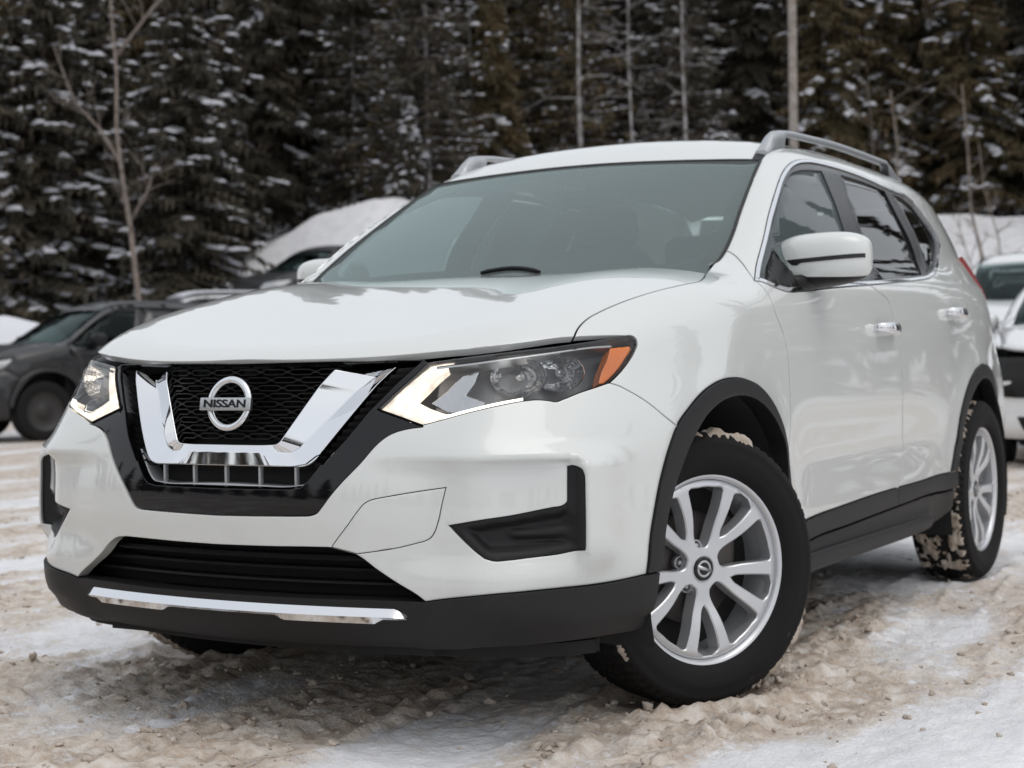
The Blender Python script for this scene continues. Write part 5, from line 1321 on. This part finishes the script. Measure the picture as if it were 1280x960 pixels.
# loose lumps of slush
rng = np.random.RandomState(4)
ico = bmesh.new(); bmesh.ops.create_icosphere(ico, subdivisions=2, radius=1.0); IV = np.array([v.co[:] for v in ico.verts]); IF = np.array([[v.index for v in q.verts] for q in ico.faces]); ico.free()
cv = []; cf = []; cnt = 0
nvar = []
for k in range(14):
    d = 1+.9*(fbm(IV[:, 0]*1.6+k*9, IV[:, 1]*1.6, IV[:, 2]*1.6, 3, k)-.5)*2+.5*(fbm(IV[:, 0]*3.5+k*5, IV[:, 1]*4, IV[:, 2]*4, 2, k+50)-.5)*2
    nvar.append(IV*d[:, None]*[1.25, .95, .75])
N_ = 8500
ss = 2.2+ (rng.rand(N_)**1.5)*9; ll = (rng.rand(N_)-.5)*2*(ss*.34+.3)
cx_, cy_ = xy(ss, ll); hz, hm = slush_fields(cx_, cy_)
for k in range(N_):
    if rng.rand() > .03+.85*hm[k]**2: continue
    r_ = .003+.011*rng.rand()**3+(.008 if rng.rand() < .010 else 0)
    R3 = np.array(Matrix.Rotation(rng.rand()*6.28, 3, Vector((rng.randn(), rng.randn(), rng.randn())).normalized()))
    V = (nvar[k % 14] @ R3.T)*[r_, r_, r_*.72]+[cx_[k], cy_[k], hz[k]+r_*.25-.004]
    cv.append(V); cf.append(IF+cnt); cnt += len(IV)
M['clod'] = pmat('slush_lump', (.42, .345, .28), .75, var=(6, (.66, .60, .54), .38, .66), bump=(90, .6, .006))
o = mesh_obj('slush_lumps', np.vstack(cv), np.vstack(cf), M['clod'], None, True); tag(o, 'loose brown lumps of slush scattered over the churned snow', 'slush', kind='stuff')

# ------------------------------------------------------------------ trees
M['bark'] = pmat('bark', (.060, .048, .040), .9, var=(3.5, (.20, .185, .175), .52, .72))
M['frost'] = pmat('frosted_bark', (.13, .115, .105), .9, var=(4, (.42, .41, .41), .42, .62))
M['birch'] = pmat('pale_bark', (.26, .215, .185), .85, var=(5, (.10, .075, .06), .45, .7))
M['needle'] = pmat('spruce_needles', (.036, .036, .024), .8, var=(.9, (.090, .068, .045), .35, .7))
M['needle2'] = pmat('cedar_needles', (.050, .047, .020), .8, var=(1.1, (.135, .086, .040), .35, .7))
M['twig'] = pmat('bare_twigs', (.085, .064, .052), .9, var=(1.5, (.20, .175, .16), .45, .75))
M['treesnow'] = pmat('branch_snow', (.52, .53, .57), .8)
def quads_strip(V, F_, a, b, wa, wb, side):
    k = len(V); V += [a-side*wa, a+side*wa, b+side*wb, b-side*wb]; F_.append((k, k+1, k+2, k+3))
def spruce_geo(seed, H, Lmax, style, lo=.6, snow=.6, dens=1.0):
    """returns (foliage, snow, twigs) as (V, F)"""
    r = np.random.RandomState(seed); fV, fF, sV, sF, tV, tF = [], [], [], [], [], []
    z = lo
    def dome(c, rx, ry, h, ax):
        k = len(sV); ay = np.array([-ax[1], ax[0], 0]); m = 7
        ph = r.rand()*6
        for q in range(m):
            a = 2*math.pi*q/m; w_ = .75+.5*r.rand()
            sV.append(c+ax*math.cos(a)*rx*w_+ay*math.sin(a)*ry*w_-np.array([0, 0, .35*h+.25*h*r.rand()]))
        for q in range(m):
            a = 2*math.pi*q/m+.3; w_ = .5+.25*r.rand()
            sV.append(c+ax*math.cos(a)*rx*w_+ay*math.sin(a)*ry*w_+np.array([0, 0, h*(.45+.3*r.rand())]))
        sV.append(c+np.array([0, 0, h*.8]))
        for q in range(m):
            q2 = (q+1) % m; sF.append((k+q, k+q2, k+m+q2, k+m+q)); sF.append((k+m+q, k+m+q2, k+2*m))
    while z < H-.3:
        t = z/H; L0 = Lmax*(1-t)**.85*(.75+.35*r.rand()); nb = int((5 if style != 'bare' else 4)*dens+r.rand()*2)
        for q in range(nb):
            az = r.rand()*6.283; L = L0*(.65+.5*r.rand()); d = np.array([math.cos(az), math.sin(az), 0.]); side = np.array([-d[1], d[0], 0.])
            dr = (.42+.42*r.rand()) if style != 'bare' else (.16+.30*r.rand()); nst = 8; pts = []
            for i in range(nst+1):
                u = i/nst; pts.append(np.array([0, 0, z])+d*L*u+np.array([0, 0, L*(.10*u-dr*u**1.5+.16*u**3)])+side*L*.06*math.sin(3*u+az))
            if style == 'bare' or r.rand() < .45:
                for i in range(nst): quads_strip(tV, tF, pts[i], pts[i+1], .011*(1-i/nst)+.004, .011*(1-(i+1)/nst)+.004, np.array([0, 0, 1.]))
            if style == 'bare':
                for i in range(1, nst+1):
                    for sgn in (-1, 1):
                        for e_ in range(2):
                            tl = L*.30*(1.15-i/nst)*(.5+.8*r.rand()); q0 = pts[i-1]+(pts[i]-pts[i-1])*r.rand()
                            quads_strip(tV, tF, q0, q0+(side*sgn*.8+d*.6)*tl-np.array([0, 0, tl*(.1+.5*r.rand())]), .007, .003, np.array([0, 0, 1.]))
            fol = 1.0 if style != 'bare' else (.30 if t < .55 else .7)
            for i in range(1, nst+1):
                u = i/nst
                if r.rand() > fol: continue
                for sgn in (-1, 1):
                    tl = L*.36*(1.1-u)*(.7+.6*r.rand())+.10; td = (side*sgn*.8+d*.55); td /= np.linalg.norm(td)
                    tip = pts[i]+td*tl-np.array([0, 0, tl*(.25+.5*r.rand())])
                    for e in range(2):
                        mid = pts[i]+(tip-pts[i])*.5+np.array([0, 0, .03-.10*e*r.rand()]); sd = np.cross(td, [0, 0, 1]) if e == 0 else np.array([0, 0, .8])
                        wv_ = .055+.05*r.rand()
                        quads_strip(fV, fF, pts[i], mid, wv_*.8, wv_, sd); quads_strip(fV, fF, mid, tip, wv_, .012, sd)
                    # hanging tassels
                    hp = pts[i]+(tip-pts[i])*r.rand(); hl_ = .14+.22*r.rand()
                    quads_strip(fV, fF, hp, hp-np.array([0, 0, hl_])+side*.05*r.randn(), .05, .012, d if r.rand() < .5 else side)
            if style == 'bare':
                for i in range(nst):
                    if r.rand() < snow*.9:
                        up = np.array([0, 0, .014]); quads_strip(sV, sF, pts[i]+up, pts[i+1]+up, .014+.012*r.rand(), .008+.01*r.rand(), side*.6+np.array([0, 0, .8]))
            load = (r.rand() < snow*1.0)*(.35+.65*r.rand())
            if style != 'bare' and load:
                i0 = 1+r.randint(0, 3); run = True
                for i in range(i0, nst):
                    if r.rand() < .30: run = not run
                    if not run and r.rand() > .25: continue
                    u = i/nst; wd = L*(.07+.20*r.rand())*load*(1.15-u*.55); up = np.array([0, 0, .05+.05*load]); k = len(sV); off_ = side*(r.rand()-.5)*L*.14
                    for pnt, ww in ((pts[i]+off_, wd), ((pts[i]+pts[i+1])*.5+off_+side*(r.rand()-.5)*.06, wd*1.25), (pts[i+1]+off_, wd*.8)):
                        sV += [pnt-side*ww-np.array([0, 0, .10*ww+.02]), pnt+up*(.6+.6*r.rand()), pnt+side*ww-np.array([0, 0, .10*ww+.02])]
                    for a_ in (0, 3): sF += [(k+a_, k+a_+1, k+a_+4, k+a_+3), (k+a_+1, k+a_+2, k+a_+5, k+a_+4)]
            for i in range(2, nst+1):
                if load and r.rand() < load*(.10+.35*(i/nst)):
                    wd = (.06+.13*r.rand()+.12*(r.rand() < .15))*(1 if style != 'bare' else .5)
                    dome(pts[i]+side*(r.rand()-.5)*L*.5*(1.2-i/nst)+np.array([0, 0, .01]), wd*1.4, wd*.8, .04+.30*wd, d)
        z += (.22+.16*r.rand())/dens*(1 if style != 'bare' else 1.25)
    return (fV, fF), (sV, sF), (tV, tF)
def raw_mesh(name, V, F_, mat, smooth=False):
    me = bpy.data.meshes.new(name)
    me.from_pydata([tuple(map(float, v)) for v in V], [], [tuple(map(int, q)) for q in F_]); me.materials.append(mat)
    if smooth: me.polygons.foreach_set('use_smooth', [True]*len(me.polygons))
    me.update(); return me
def trunk_mesh(H, r0, mat, seed, limbs=()):
    b = MB(); rr = random.Random(seed); pts = [(rr.uniform(-.05, .05)*(k > 0), rr.uniform(-.05, .05)*(k > 0), -1.2+(H+1.2)*k/9) for k in range(10)]
    b.tube(pts, [r0*(1-.93*k/9) for k in range(10)], 9)
    for l_ in limbs: b.tube(*l_, 6)
    me = raw_mesh('trunk', b.v, b.f, mat, True); return me
PROTO = {}
def proto(key, seed, H, Lmax, style, lo, snow, dens=1., needle='needle', r0=.17, bark='bark'):
    f_, s_, t_ = spruce_geo(seed, H, Lmax, style, lo, snow, dens)
    PROTO[key] = dict(trunk=trunk_mesh(H, r0, M[bark], seed), crown=raw_mesh('crown', *f_, M[needle]), snow=raw_mesh('snow_load', *s_, M['treesnow'], True), twigs=raw_mesh('bare_branches', *t_, M['twig']) if t_[0] else None)
proto('snowyA', 1, 14, 2.9, 'full', .7, .70); proto('snowyB', 2, 15, 3.0, 'full', .8, .62); proto('darkA', 3, 16, 2.9, 'full', 1.5, .20); proto('darkB', 4, 15, 3.1, 'full', 1.5, .22)
proto('bareA', 5, 15.5, 3.4, 'bare', .8, .50, 1.5, 'needle2', r0=.17, bark='frost'); proto('bareB', 6, 16, 3.0, 'bare', 1.2, .55, 1.3, r0=.11, bark='frost')
proto('cedar', 7, 11, 1.7, 'full', .3, .22, 1.35, 'needle2', .12); proto('small', 8, 4.6, 1.15, 'full', .15, .9, 1.5, r0=.06)
proto('warm', 9, 15.5, 3.2, 'full', .8, .42, 1.0, 'needle2')
TREE_GROUP = {'snowyA': 'spruces with heavy clumps of snow', 'snowyB': 'tall spruces with snow along the boughs', 'darkA': 'dark spruces with little snow', 'darkB': 'dark green spruces deep in the wood', 'bareA': 'spruces with bare snow lined branches', 'bareB': 'thin spruces with dead grey branches', 'cedar': None, 'small': None, 'warm': 'brownish green spruces with patches of snow'}
trng = random.Random(11); TC = 0
TREE_LABEL = {'snowyA': 'spruce with heavy clumps of snow on drooping boughs', 'snowyB': 'tall spruce with snow lying along its boughs', 'darkA': 'dark spruce with little snow in the wood', 'darkB': 'dark green spruce standing deep in the wood',
              'bareA': 'spruce with bare lower branches lined with snow', 'bareB': 'thin spruce with dead grey branches and light snow', 'cedar': 'olive green bushy conifer at the wood edge', 'small': 'small young spruce covered with snow', 'warm': 'brownish green spruce with patches of snow'}
GROUPS = {}
def tree(key, px, s, label=None, sc=1., dz=0., group='', l=None, zs=1.):
    l = lat(px, s) if l is None else l; x, y = xy(s, l); z = float(terrain(s, l))
    p = PROTO[key]
    o = thing('spruce_tree', label or (TREE_LABEL[key]), 'tree', (x, y, z+dz), trng.uniform(0, 6.28), (TREE_GROUP[key] if group == '' else group))
    k = .68*sc*trng.uniform(.92, 1.08); o.scale = (k, k, k*zs*trng.uniform(.95, 1.08))
    for part in ('trunk', 'crown', 'snow', 'twigs'):
        if p[part]:
            q = link(p[part].name.split('.')[0], p[part], o)
            if part in ('snow', 'twigs', 'crown'): q['kind'] = 'stuff'
    return o
# edge of the wood, from the left of the picture
tree('snowyA', -30, 37.0, sc=1.3, zs=.72); tree('snowyB', 62, 37.5, sc=1.35, zs=.72); tree('snowyA', 128, 40.5, sc=1.25, zs=.72); tree('snowyB', 232, 37.8, sc=1.35, zs=.72); tree('snowyA', 262, 43.5, sc=1.25, zs=.72); tree('darkA', 330, 47.5)
tree('darkB', 385, 49); tree('bareB', 447, 47.5); tree('bareA', 520, 44); tree('warm', 472, 49); tree('bareB', 540, 42.5); tree('cedar', 622, 43.5, sc=1.0)
tree('small', 516, 41.8, 'small young spruce loaded with snow on the bank behind the windshield', .75, group=None)
tree('bareA', 732, 45); tree('bareB', 795, 46.5); tree('bareA', 690, 48.5); tree('darkA', 845, 48); tree('bareB', 862, 45)
tree('small', 904, 43.0, 'small young spruce white with snow just left of the wooden pole', 1.30, group=None)
tree('darkB', 950, 48); tree('warm', 1035, 46); tree('warm', 1105, 47); tree('darkA', 1160, 48); tree('warm', 1215, 46); tree('snowyA', 1290, 47)
for s0, step, keys in ((52.5, 66, ('darkA', 'darkB', 'bareA', 'warm')), (58, 58, ('darkA', 'darkB', 'darkA', 'warm')), (65, 50, ('darkB', 'darkA')), (74, 46, ('darkA', 'darkB', 'warm'))):
    px = -60
    while px < 1350:
        q = px+trng.uniform(-.35, .35)*step
        if not (377 < q < 412 and s0 > 56): tree(trng.choice(keys), q, s0+trng.uniform(-2, 2))
        px += step
for q_ in range(26):
    px = (-110-48*q_) if q_ < 16 else (1370+62*(q_-16))
    tree(('darkA', 'snowyB', 'darkB', 'warm')[q_ % 4], px+trng.uniform(-20, 20), 41+4.5*(q_ % 3)+trng.uniform(-1, 1), 'unseen spruce round the open lot, added to be mirrored in the car', group='spruces round the open side of the lot')
# unseen woodland round the rest of the lot, added for reflections in paint and glass
for (s0, l0, key) in ((26.5, 14.5, 'darkA'), (23.5, 15.2, 'snowyB'), (30, 17.5, 'darkA'), (15, 13.5, 'snowyB'), (19, 15.5, 'darkA'), (22.5, 18.0, 'darkB'), (11, 17.5, 'darkA'), (6, 21, 'snowyB'), (26, 21, 'darkA'), (0, 26, 'darkB'), (-8, 30, 'darkA'), (-18, 34, 'snowyB'), (-30, 28, 'darkA'), (-40, 14, 'darkB'), (-42, 0, 'darkA'), (-40, -14, 'snowyB'), (-30, -26, 'darkA'), (-16, -32, 'darkB'), (0, -32, 'darkA'), (-36, 21, 'warm'), (-43, 7, 'warm'), (-42, -7, 'darkB'), (-36, -20, 'warm'), (-24, 32, 'darkB'), (12, -26, 'darkB'), (-46, 18, 'darkA'), (-47, 10, 'darkB'), (-46, 3, 'warm'), (-47, -4, 'darkA'), (-46, -11, 'darkB'), (-43, -18, 'darkA'), (-39, -24, 'darkB'), (-35, -30, 'darkA'), (-41, 25, 'darkB'), (-36, 29, 'darkA'), (-23, -34, 'warm'), (-9, -36, 'darkA'), (6, -35, 'warm'), (-28, 35, 'darkB'), (-14, 37, 'warm'), (-4, 33, 'darkA'), (4, 30, 'warm'), (-44, -1, 'darkB'), (-44, 12, 'darkA'), (-38, 5, 'warm'), (-37, -10, 'darkA')):
    if s0 < 8: s0, l0 = s0*1.55, l0*1.55
    tree(key, 0, s0, 'unseen spruce round the open lot, added to be mirrored in the car', l=l0, group='spruces round the open side of the lot')

RING = []  # unseen trees added so the chrome grille trim mirrors a dark treeline
for q_ in range(22):
    a_ = math.radians(-84+4.4*q_); r_ = 37+5*((q_*7) % 3)/2; s_, l_ = sl(.95+r_*math.cos(a_), r_*math.sin(a_)); RING.append((float(s_), float(l_), ('darkA', 'darkB', 'warm')[q_ % 3]))
for (s0, l0, key) in RING if True else ((-6, -38, 'darkA'), (-10, -36, 'darkB'), (-14, -34, 'warm'), (-18, -33, 'darkA'), (-22, -30, 'darkB'), (-3, -41, 'warm'), (-8, -43, 'darkA'), (-15, -40, 'darkB'), (-20, -38, 'darkA'), (-26, -27, 'warm'), (-12, -46, 'darkB'), (1, -40, 'darkA')):
    tree(key, 0, s0, 'unseen spruce round the open lot, added to be mirrored in the car', l=l0, group='spruces round the open side of the lot')
# bare trees
def bare_tree(name, label, px, s, base_dz, segs, r0, mat, seed, cat='tree', group=None, twigs=14, tl=1.2):
    """segs: polylines in (lateral m, height m); the first is the stem"""
    l = lat(px, s); x, y = xy(s, l); z = float(terrain(s, l))+base_dz
    o = thing(name, label, cat, (x, y, z), 0, group); rr = random.Random(seed); b = MB(); tw = MB()
    for q, pl in enumerate(segs):
        dep = rr.uniform(-.12, .12)
        P = [Vector((RGT2[0]*a+FWD2[0]*dep*h, RGT2[1]*a+FWD2[1]*dep*h, h)) for a, h in pl]
        k = r0*(1 if q == 0 else (.55 if name != 'dead_tree' else .22)); b.tube(P, [k*(1-.75*i/(len(P)-1)) for i in range(len(P))], 7)
        for t in range(twigs):
            i = rr.randrange(max(1, len(P)//2), len(P)); p = P[i-1].lerp(P[i], rr.random()); L = tl*rr.uniform(.4, 1)
            d = Vector((rr.gauss(0, 1), rr.gauss(0, 1), rr.uniform(.2, 1.3))).normalized(); e1 = p+d*L*.5; e2 = p+d*L+Vector((rr.gauss(0, .15), rr.gauss(0, .15), rr.uniform(-.1, .2)))
            tw.tube([p, e1, e2], [.012, .008, .003], 4)
            for _ in range(3):
                d2 = (d+Vector((rr.gauss(0, .7), rr.gauss(0, .7), rr.gauss(.1, .4)))).normalized(); tw.tube([e1, e1+d2*L*.45], [.006, .002], 3)
    b.build('trunk', mat, o); q_ = tw.build('twigs', mat, o); q_['kind'] = 'stuff'; return o
bare_tree('birch_tree', 'slender forked birch with a pale trunk in front of the snowy spruces', 180, 36.0, -.1,
          [[(0, -.5), (-.03, .5), (-.12, 1.7), (-.20, 2.6), (-.33, 3.6), (-.42, 4.6), (-.38, 5.8), (-.45, 7.2), (-.4, 9)], [(-.36, 3.9), (-.75, 4.6), (-1.3, 5.2), (-1.7, 6.4)], [(-.21, 2.7), (.15, 3.3), (.35, 3.9)], [(-.4, 6.2), (.4, 7.2), (1.2, 7.9)]], .075, M['birch'], 3, twigs=9, tl=1.3)
bare_tree('bare_shrub', 'leafless forked shrub on the snowy bank beside the rear of the white car', 1246, 35.0, -.1,
          [[(0, -.3), (-.08, .8), (-.35, 1.8), (-.55, 2.6), (-.62, 3.8), (-.75, 5.2)], [(0, 0), (-.2, .9), (-.52, 1.6), (-.7, 2.4)], [(.02, 0), (.12, 1.0), (.05, 2.0), (-.25, 3.0), (-.38, 4.0)], [(0, 0), (.4, .8), (.75, 1.5)], [(0, .1), (-.5, .7), (-.9, 1.0), (-1.1, 1.5)]], .05, M['birch'], 8, 'shrub', twigs=10, tl=.8)
bare_tree('bare_sapling', 'thin crooked leafless sapling behind the rear of the roof rail', 1128, 38, 0, [[(0, -.3), (.02, 2.0), (-.08, 3.0), (-.05, 4.2), (-.2, 5.5)]], .05, M['birch'], 12, twigs=16, tl=.9)
bare_tree('bare_sapling', 'faint leaning leafless sapling between the pole and the crooked sapling', 1098, 39, 0, [[(0, -.3), (.02, 2.0), (-.1, 3.2), (-.16, 4.6), (-.3, 5.8)]], .04, M['twig'], 14, twigs=18, tl=.9)

for px, s_, r_, sd in ((729, 42.0, .085, 21), (795, 42.6, .05, 22), (863, 42.4, .06, 23), (594, 43.5, .04, 24), (538, 43.4, .05, 25)):
    rr_ = random.Random(sd); hs_ = []
    for q in range(13):
        h0 = 2.4+.62*q+rr_.uniform(-.2, .2); sg_ = rr_.choice((-1, 1)); ln = rr_.uniform(.5, 1.7); hs_.append([(0, h0), (sg_*ln*.5, h0+.02), (sg_*ln, h0-.25*ln)])
    bare_tree('dead_tree', 'pale frosted dead trunk with thin drooping branches at the edge of the wood', px, s_, -.2, [[(0, -.5), (.03, 3.0), (-.03, 6.0), (.02, 9.5)]]+hs_, r_, M['frost'], sd, group='pale dead trunks at the edge of the wood', twigs=3, tl=.6)
# wooden pole
pl_s = 34.0; pl_l = lat(996, pl_s); px_, py_ = xy(pl_s, pl_l); pz_ = float(terrain(pl_s, pl_l)); topz = CAM_POS.z+446/FPX*pl_s-.05
pole = thing('utility_pole', 'weathered wooden utility pole rising behind the roof of the white car', 'pole', (px_, py_, pz_))
pb = MB(); pb.tube([(0, 0, -.6), (0, 0, topz-pz_)], [.098, .082], 14); pb.build('post', pmat('weathered_wood', (.20, .165, .14), .85, var=(7, (.33, .30, .28), .4, .65)), pole)
pc = MB(); pc.ellip((0, 0, topz-pz_+.03), (.075, .075, .10), 12, 8); pc.build('cap', M['treesnow'], pole)

# heap of ploughed snow at the left edge
def heap(name, label, s0, l0, rx, ry, h, seed):
    V = []; F_ = []; nu, nv = 48, 14
    x0, y0 = xy(s0, l0); z0 = float(terrain(s0, l0))
    for j_ in range(nv+1):
        for i in range(nu):
            a = 2*math.pi*i/nu; t = j_/nv; q = 1+.22*(fbm(math.cos(a)*1.5+5, math.sin(a)*1.5, t*2, 3, seed)-.5)*2
            l = rx*t*q*math.cos(a); s = ry*t*q*math.sin(a); hz_ = h*(1-t**2.2)*(1+.25*(fbm(l*.8, s*.8, 0, 3, seed+1)-.5))-.15*t
            V.append((RGT2[0]*l+FWD2[0]*s, RGT2[1]*l+FWD2[1]*s, hz_))
    for j_ in range(nv):
        for i in range(nu): F_.append((j_*nu+i, (j_+1)*nu+i, (j_+1)*nu+(i+1) % nu, j_*nu+(i+1) % nu))
    o = mesh_obj(name, V, F_, pmat('heaped_snow', (.66, .67, .71), .8, bump=(6, .4, .05)), None, True); o.location = (x0, y0, z0); tag(o, label, 'snow pile'); return o
heap('snow_pile', 'long low white snow pile behind the dark crossover at the left', 26.5, lat(8, 26.5), 2.1, 1.5, 1.25, 3)

# ------------------------------------------------------------------ parked cars: coarser cut of the same kind of body
LOW = {}
def low(key, *a, **k): LOW[key] = (a[0], panel_geo(*a, **{**dict(bev=0, thick=.02, gap=.004), **k}))
low('front_bumper', 'F', ring(to_dom('F', np.array([front_pt(y, z) for y, z in [(0, .23), (.4, .23), (.62, .24)]]+[side_pt(.46, .26), side_pt(.475, .40), side_pt(.43, .60), side_pt(.322, .739)])), dom('F', 'bumpcut')[::-1], dom('F', 'hl_bot'), dom('F', 'hl_low'), dom('F', 'hl_in'), topc[::-1]) if False else
    ring(*(lambda h: (h, mirF(h)))(ring(to_dom('F', np.array([front_pt(y, z) for y, z in [(0, .23), (.4, .23), (.62, .24)]]+[side_pt(.46, .26), side_pt(.475, .40), side_pt(.43, .60), side_pt(.322, .739)])), dom('F', 'bumpcut')[::-1], dom('F', 'hl_bot'), dom('F', 'hl_low'), dom('F', 'hl_in'), topc[::-1]))), sp=.07)
low('hood', 'T', ring(hh, mirT(hh)), F=fL, sp=.08); low('windshield', 'W', wsp, F=fG, sp=.1, off=.001, thick=0); low('roof', 'W', ring(rh, mirT(rh)), F=fG, sp=.12)
for nm, pg in (('front_fender', fender), ('front_door', fdoor), ('rear_door', rdoor), ('body_side', quarter)): low(nm, 'S', pg, sp=.07)
low('window_frame', 'S', inner_tr, holes=[gF, gR, gQ], sp=.06, off=-.003)
low('door_glass', 'S', ring(gF), sp=.1, off=-.006, thick=0, gap=-.003); low('rear_door_glass', 'S', gR, sp=.1, off=-.006, thick=0, gap=-.003); low('quarter_glass', 'S', gQ, sp=.1, off=-.006, thick=0, gap=-.003)
low('door_cladding', 'S', ring(clt, clb[::-1]), sp=.08, off=.006); low('sill', 'S', ring(clb, sillb), sp=.08); low('roof_ditch_strip', 'W', sp_, F=fG, sp=.06)
low('arch_moulding', 'S', mold, sp=.05, off=.008); low('rear_arch_moulding', 'S', ring(mo, mi[::-1]), sp=.05, off=.008)
low('headlight', 'F', hl, sp=.04, off=.002)
gb_ = to_dom('F', np.array([front_pt(y, z) for y, z in [(0, .56), (.30, .57), (.40, .70), (.44, .88), (0, .88)]])); low('grille', 'F', ring(gb_, mirF(gb_)), sp=.06, off=.006)
li_ = to_dom('F', np.array([front_pt(y, z) for y, z in [(0, .30), (.55, .31), (.60, .42), (0, .44)]])); low('lower_intake', 'F', ring(li_, mirF(li_)), sp=.06, off=.006)
tailp = SP((-2.985, 1.305), (-3.09, 1.20), (-3.13, 1.125), (-3.42, 1.04), (-3.30, 1.235), sub=3); low('tail_lamp', 'S', tailp, sp=.05, off=.012)
gb2 = to_dom('F', np.array([front_pt(y, z) for y, z in [(0, .56), (.60, .56), (.80, .58), (.82, .80), (.76, .875), (0, .885)]])); low('wide_grille', 'F', ring(gb2, mirF(gb2)), sp=.06, off=.016)
low('tailgate', 'R', rf, holes=[rwin], sp=.12); low('rear_window', 'R', rwin, sp=.15, thick=0)
M['bglens'] = pmat('clear_lamp', (.35, .36, .37), .1, .3, 1.)
M['wheeldark'] = pmat('dark_wheel', (.035, .033, .032), .5, .3)
def bg_car(label, paint, s, px, heading, sc=(1, 1, 1), trim=None, grille=None, snow=False, wheel='wheeldark', dz=0., big=False):
    """heading: angle of the nose measured from 'towards the camera', positive to picture left"""
    l = lat(px, s); x, y = xy(s, l)
    t = -FWD2; ca, sa = math.cos(heading), math.sin(heading); d = np.array([t[0]*ca-t[1]*sa, t[0]*sa+t[1]*ca])
    o = thing('parked_car', label, 'car', (x, y, float(terrain(s, l))+dz), math.atan2(d[1], d[0]), 'cars parked behind')
    tr = trim or M['plastic']
    mats = dict(front_bumper=paint, hood=paint, windshield=M['bgglass'], wide_grille=M['void'], roof=paint, front_fender=paint, front_door=paint, rear_door=paint, body_side=paint, window_frame=M['frit'], door_glass=M['bgglass'], rear_door_glass=M['tint'], quarter_glass=M['tint'],
                door_cladding=tr, sill=M['plastic'], roof_ditch_strip=M['plastic'], arch_moulding=tr, rear_arch_moulding=tr, headlight=M['bglens'], grille=grille or M['void'], lower_intake=M['void'], tail_lamp=M['red'], tailgate=paint, rear_window=M['tint'])
    objs = {}
    for k, (sh, (V, fa, LN)) in LOW.items():
        if (k == 'wide_grille') != big and k in ('wide_grille', 'grille', 'headlight') and (k == 'wide_grille' or big): continue
        for side in ((1, -1) if (sh == 'S' or k in ('headlight', 'roof_ditch_strip')) else (1,)):
            V2 = np.array(V)*[sc[0], side*sc[1], sc[2]]; f2 = fa if side > 0 else [q[::-1] for q in fa]
            L2 = []; c = 0
            for q in fa:
                e = [np.asarray(m_)*[1, side, 1] for m_ in LN[c:c+len(q)]]; c += len(q); L2 += e if side > 0 else e[::-1]
            nm = {'rear_door_glass': 'door_glass', 'rear_arch_moulding': 'arch_moulding'}.get(k, k)
            ob = link(nm, mesh_with_normals(nm, V2, f2, L2, [mats[k]]), None); objs.setdefault((k, side), ob)
    for (k, side), ob in objs.items():
        par_ = {'door_glass': 'front_door', 'rear_door_glass': 'rear_door', 'rear_window': 'tailgate'}.get(k)
        ob.parent = objs[(par_, side)] if par_ else o
    for wx in (0, -2.706):
        for sd_ in (1, -1):
            b_ = MB(); b_.lathe_y([(-.10, .23), (-.112, .27), (-.108, .33), (-.09, .362), (.09, .362), (.108, .33), (.112, .27), (.10, .235)], 40); tw_ = b_.build('wheel', M['rubber'], o)
            r_ = MB(); r_.lathe_y([(.06, .0), (.07, .06), (.05, .075), (.055, .16), (.07, .215), (.10, .238)], 40); r_.build('rim', M[wheel], tw_)
            tw_.location = (wx*sc[0], sd_*.80*sc[1], .355); tw_.rotation_euler = (0, 0, 0 if sd_ > 0 else math.pi)
    for sd_ in (1, -1):
        m_ = MB(); m_.ellip((-.70*sc[0], sd_*1.0*sc[1], 1.18*sc[2]), (.09, .13, .085), 16, 10, .7); m_.build('mirror', paint if paint != M['bgdark'] else M['plastic'], o)
    ib = MB(); ib.box((-1.7*sc[0], 0, .70*sc[2]), (1.35*sc[0], .78*sc[1], .30)); ib.box((-.1*sc[0], 0, .58), (.55, .5, .30)); ib.build('cabin_floor', M['void'], o, smooth=False)
    for sy in (.37, -.37):
        q = MB(); q.ellip((-1.75*sc[0], sy, 1.05), (.10, .24, .34), 14, 8, .5); q.ellip((-1.84*sc[0], sy, 1.42), (.05, .13, .09), 12, 8, .6); q.build('front_seat', M['cabin'], o)
    if snow:
        V, fa, LN = LOW['roof'][1]; V2 = np.array(V)*sc; N_ = np.array([0, 0, 1.]); V2 = V2+np.array([0, 0, .055])*1; ob = link('snow_cover', raw_mesh('snow_cover', V2, fa, M['treesnow'], True), o)
        V, fa, LN = LOW['hood'][1]; ob = link('snow_cover', raw_mesh('snow_cover', np.array(V)*sc+np.array([0, 0, .04]), fa, M['treesnow'], True), o)
    return o
M['bgdark'] = pmat('dark_grey_paint', (.0035, .004, .006), .4, 0, .5, .03); M['bgblack'] = pmat('black_paint', (.005, .005, .006), .45, 0, .3, .08); M['bgwhite'] = pmat('white_paint', (.72, .73, .74), .35, 0, 1., .03)
bg_car('dark grey crossover parked at the left behind the headlight of the white car', M['bgdark'], 20.5, 14, math.radians(-48), (.94, 1, 1.02), M['bgdark'])
bg_car('black boxy off-roader parked on the rise behind the hood', M['bgblack'], 33.5, 350, math.radians(-42), (.95, 1.02, 1.08), M['bgblack'], dz=.12)
bg_car('white car under a blanket of snow between the dark crossover and the hood', M['bgwhite'], 28.0, 150, math.radians(-65), (.95, 1, .90), snow=True)
bg_car('white crossover with a large black grille at the right edge behind the rear wheel', M['bgwhite'], 13.2, 1384, math.radians(-22), (1, 1.02, .97), M['plastic'], big=True)
bg_car('white estate with dark roof rails farther back at the right edge', M['bgwhite'], 19.2, 1290, math.radians(-18), (1, 1, 1.18), M['plastic'], dz=.13)
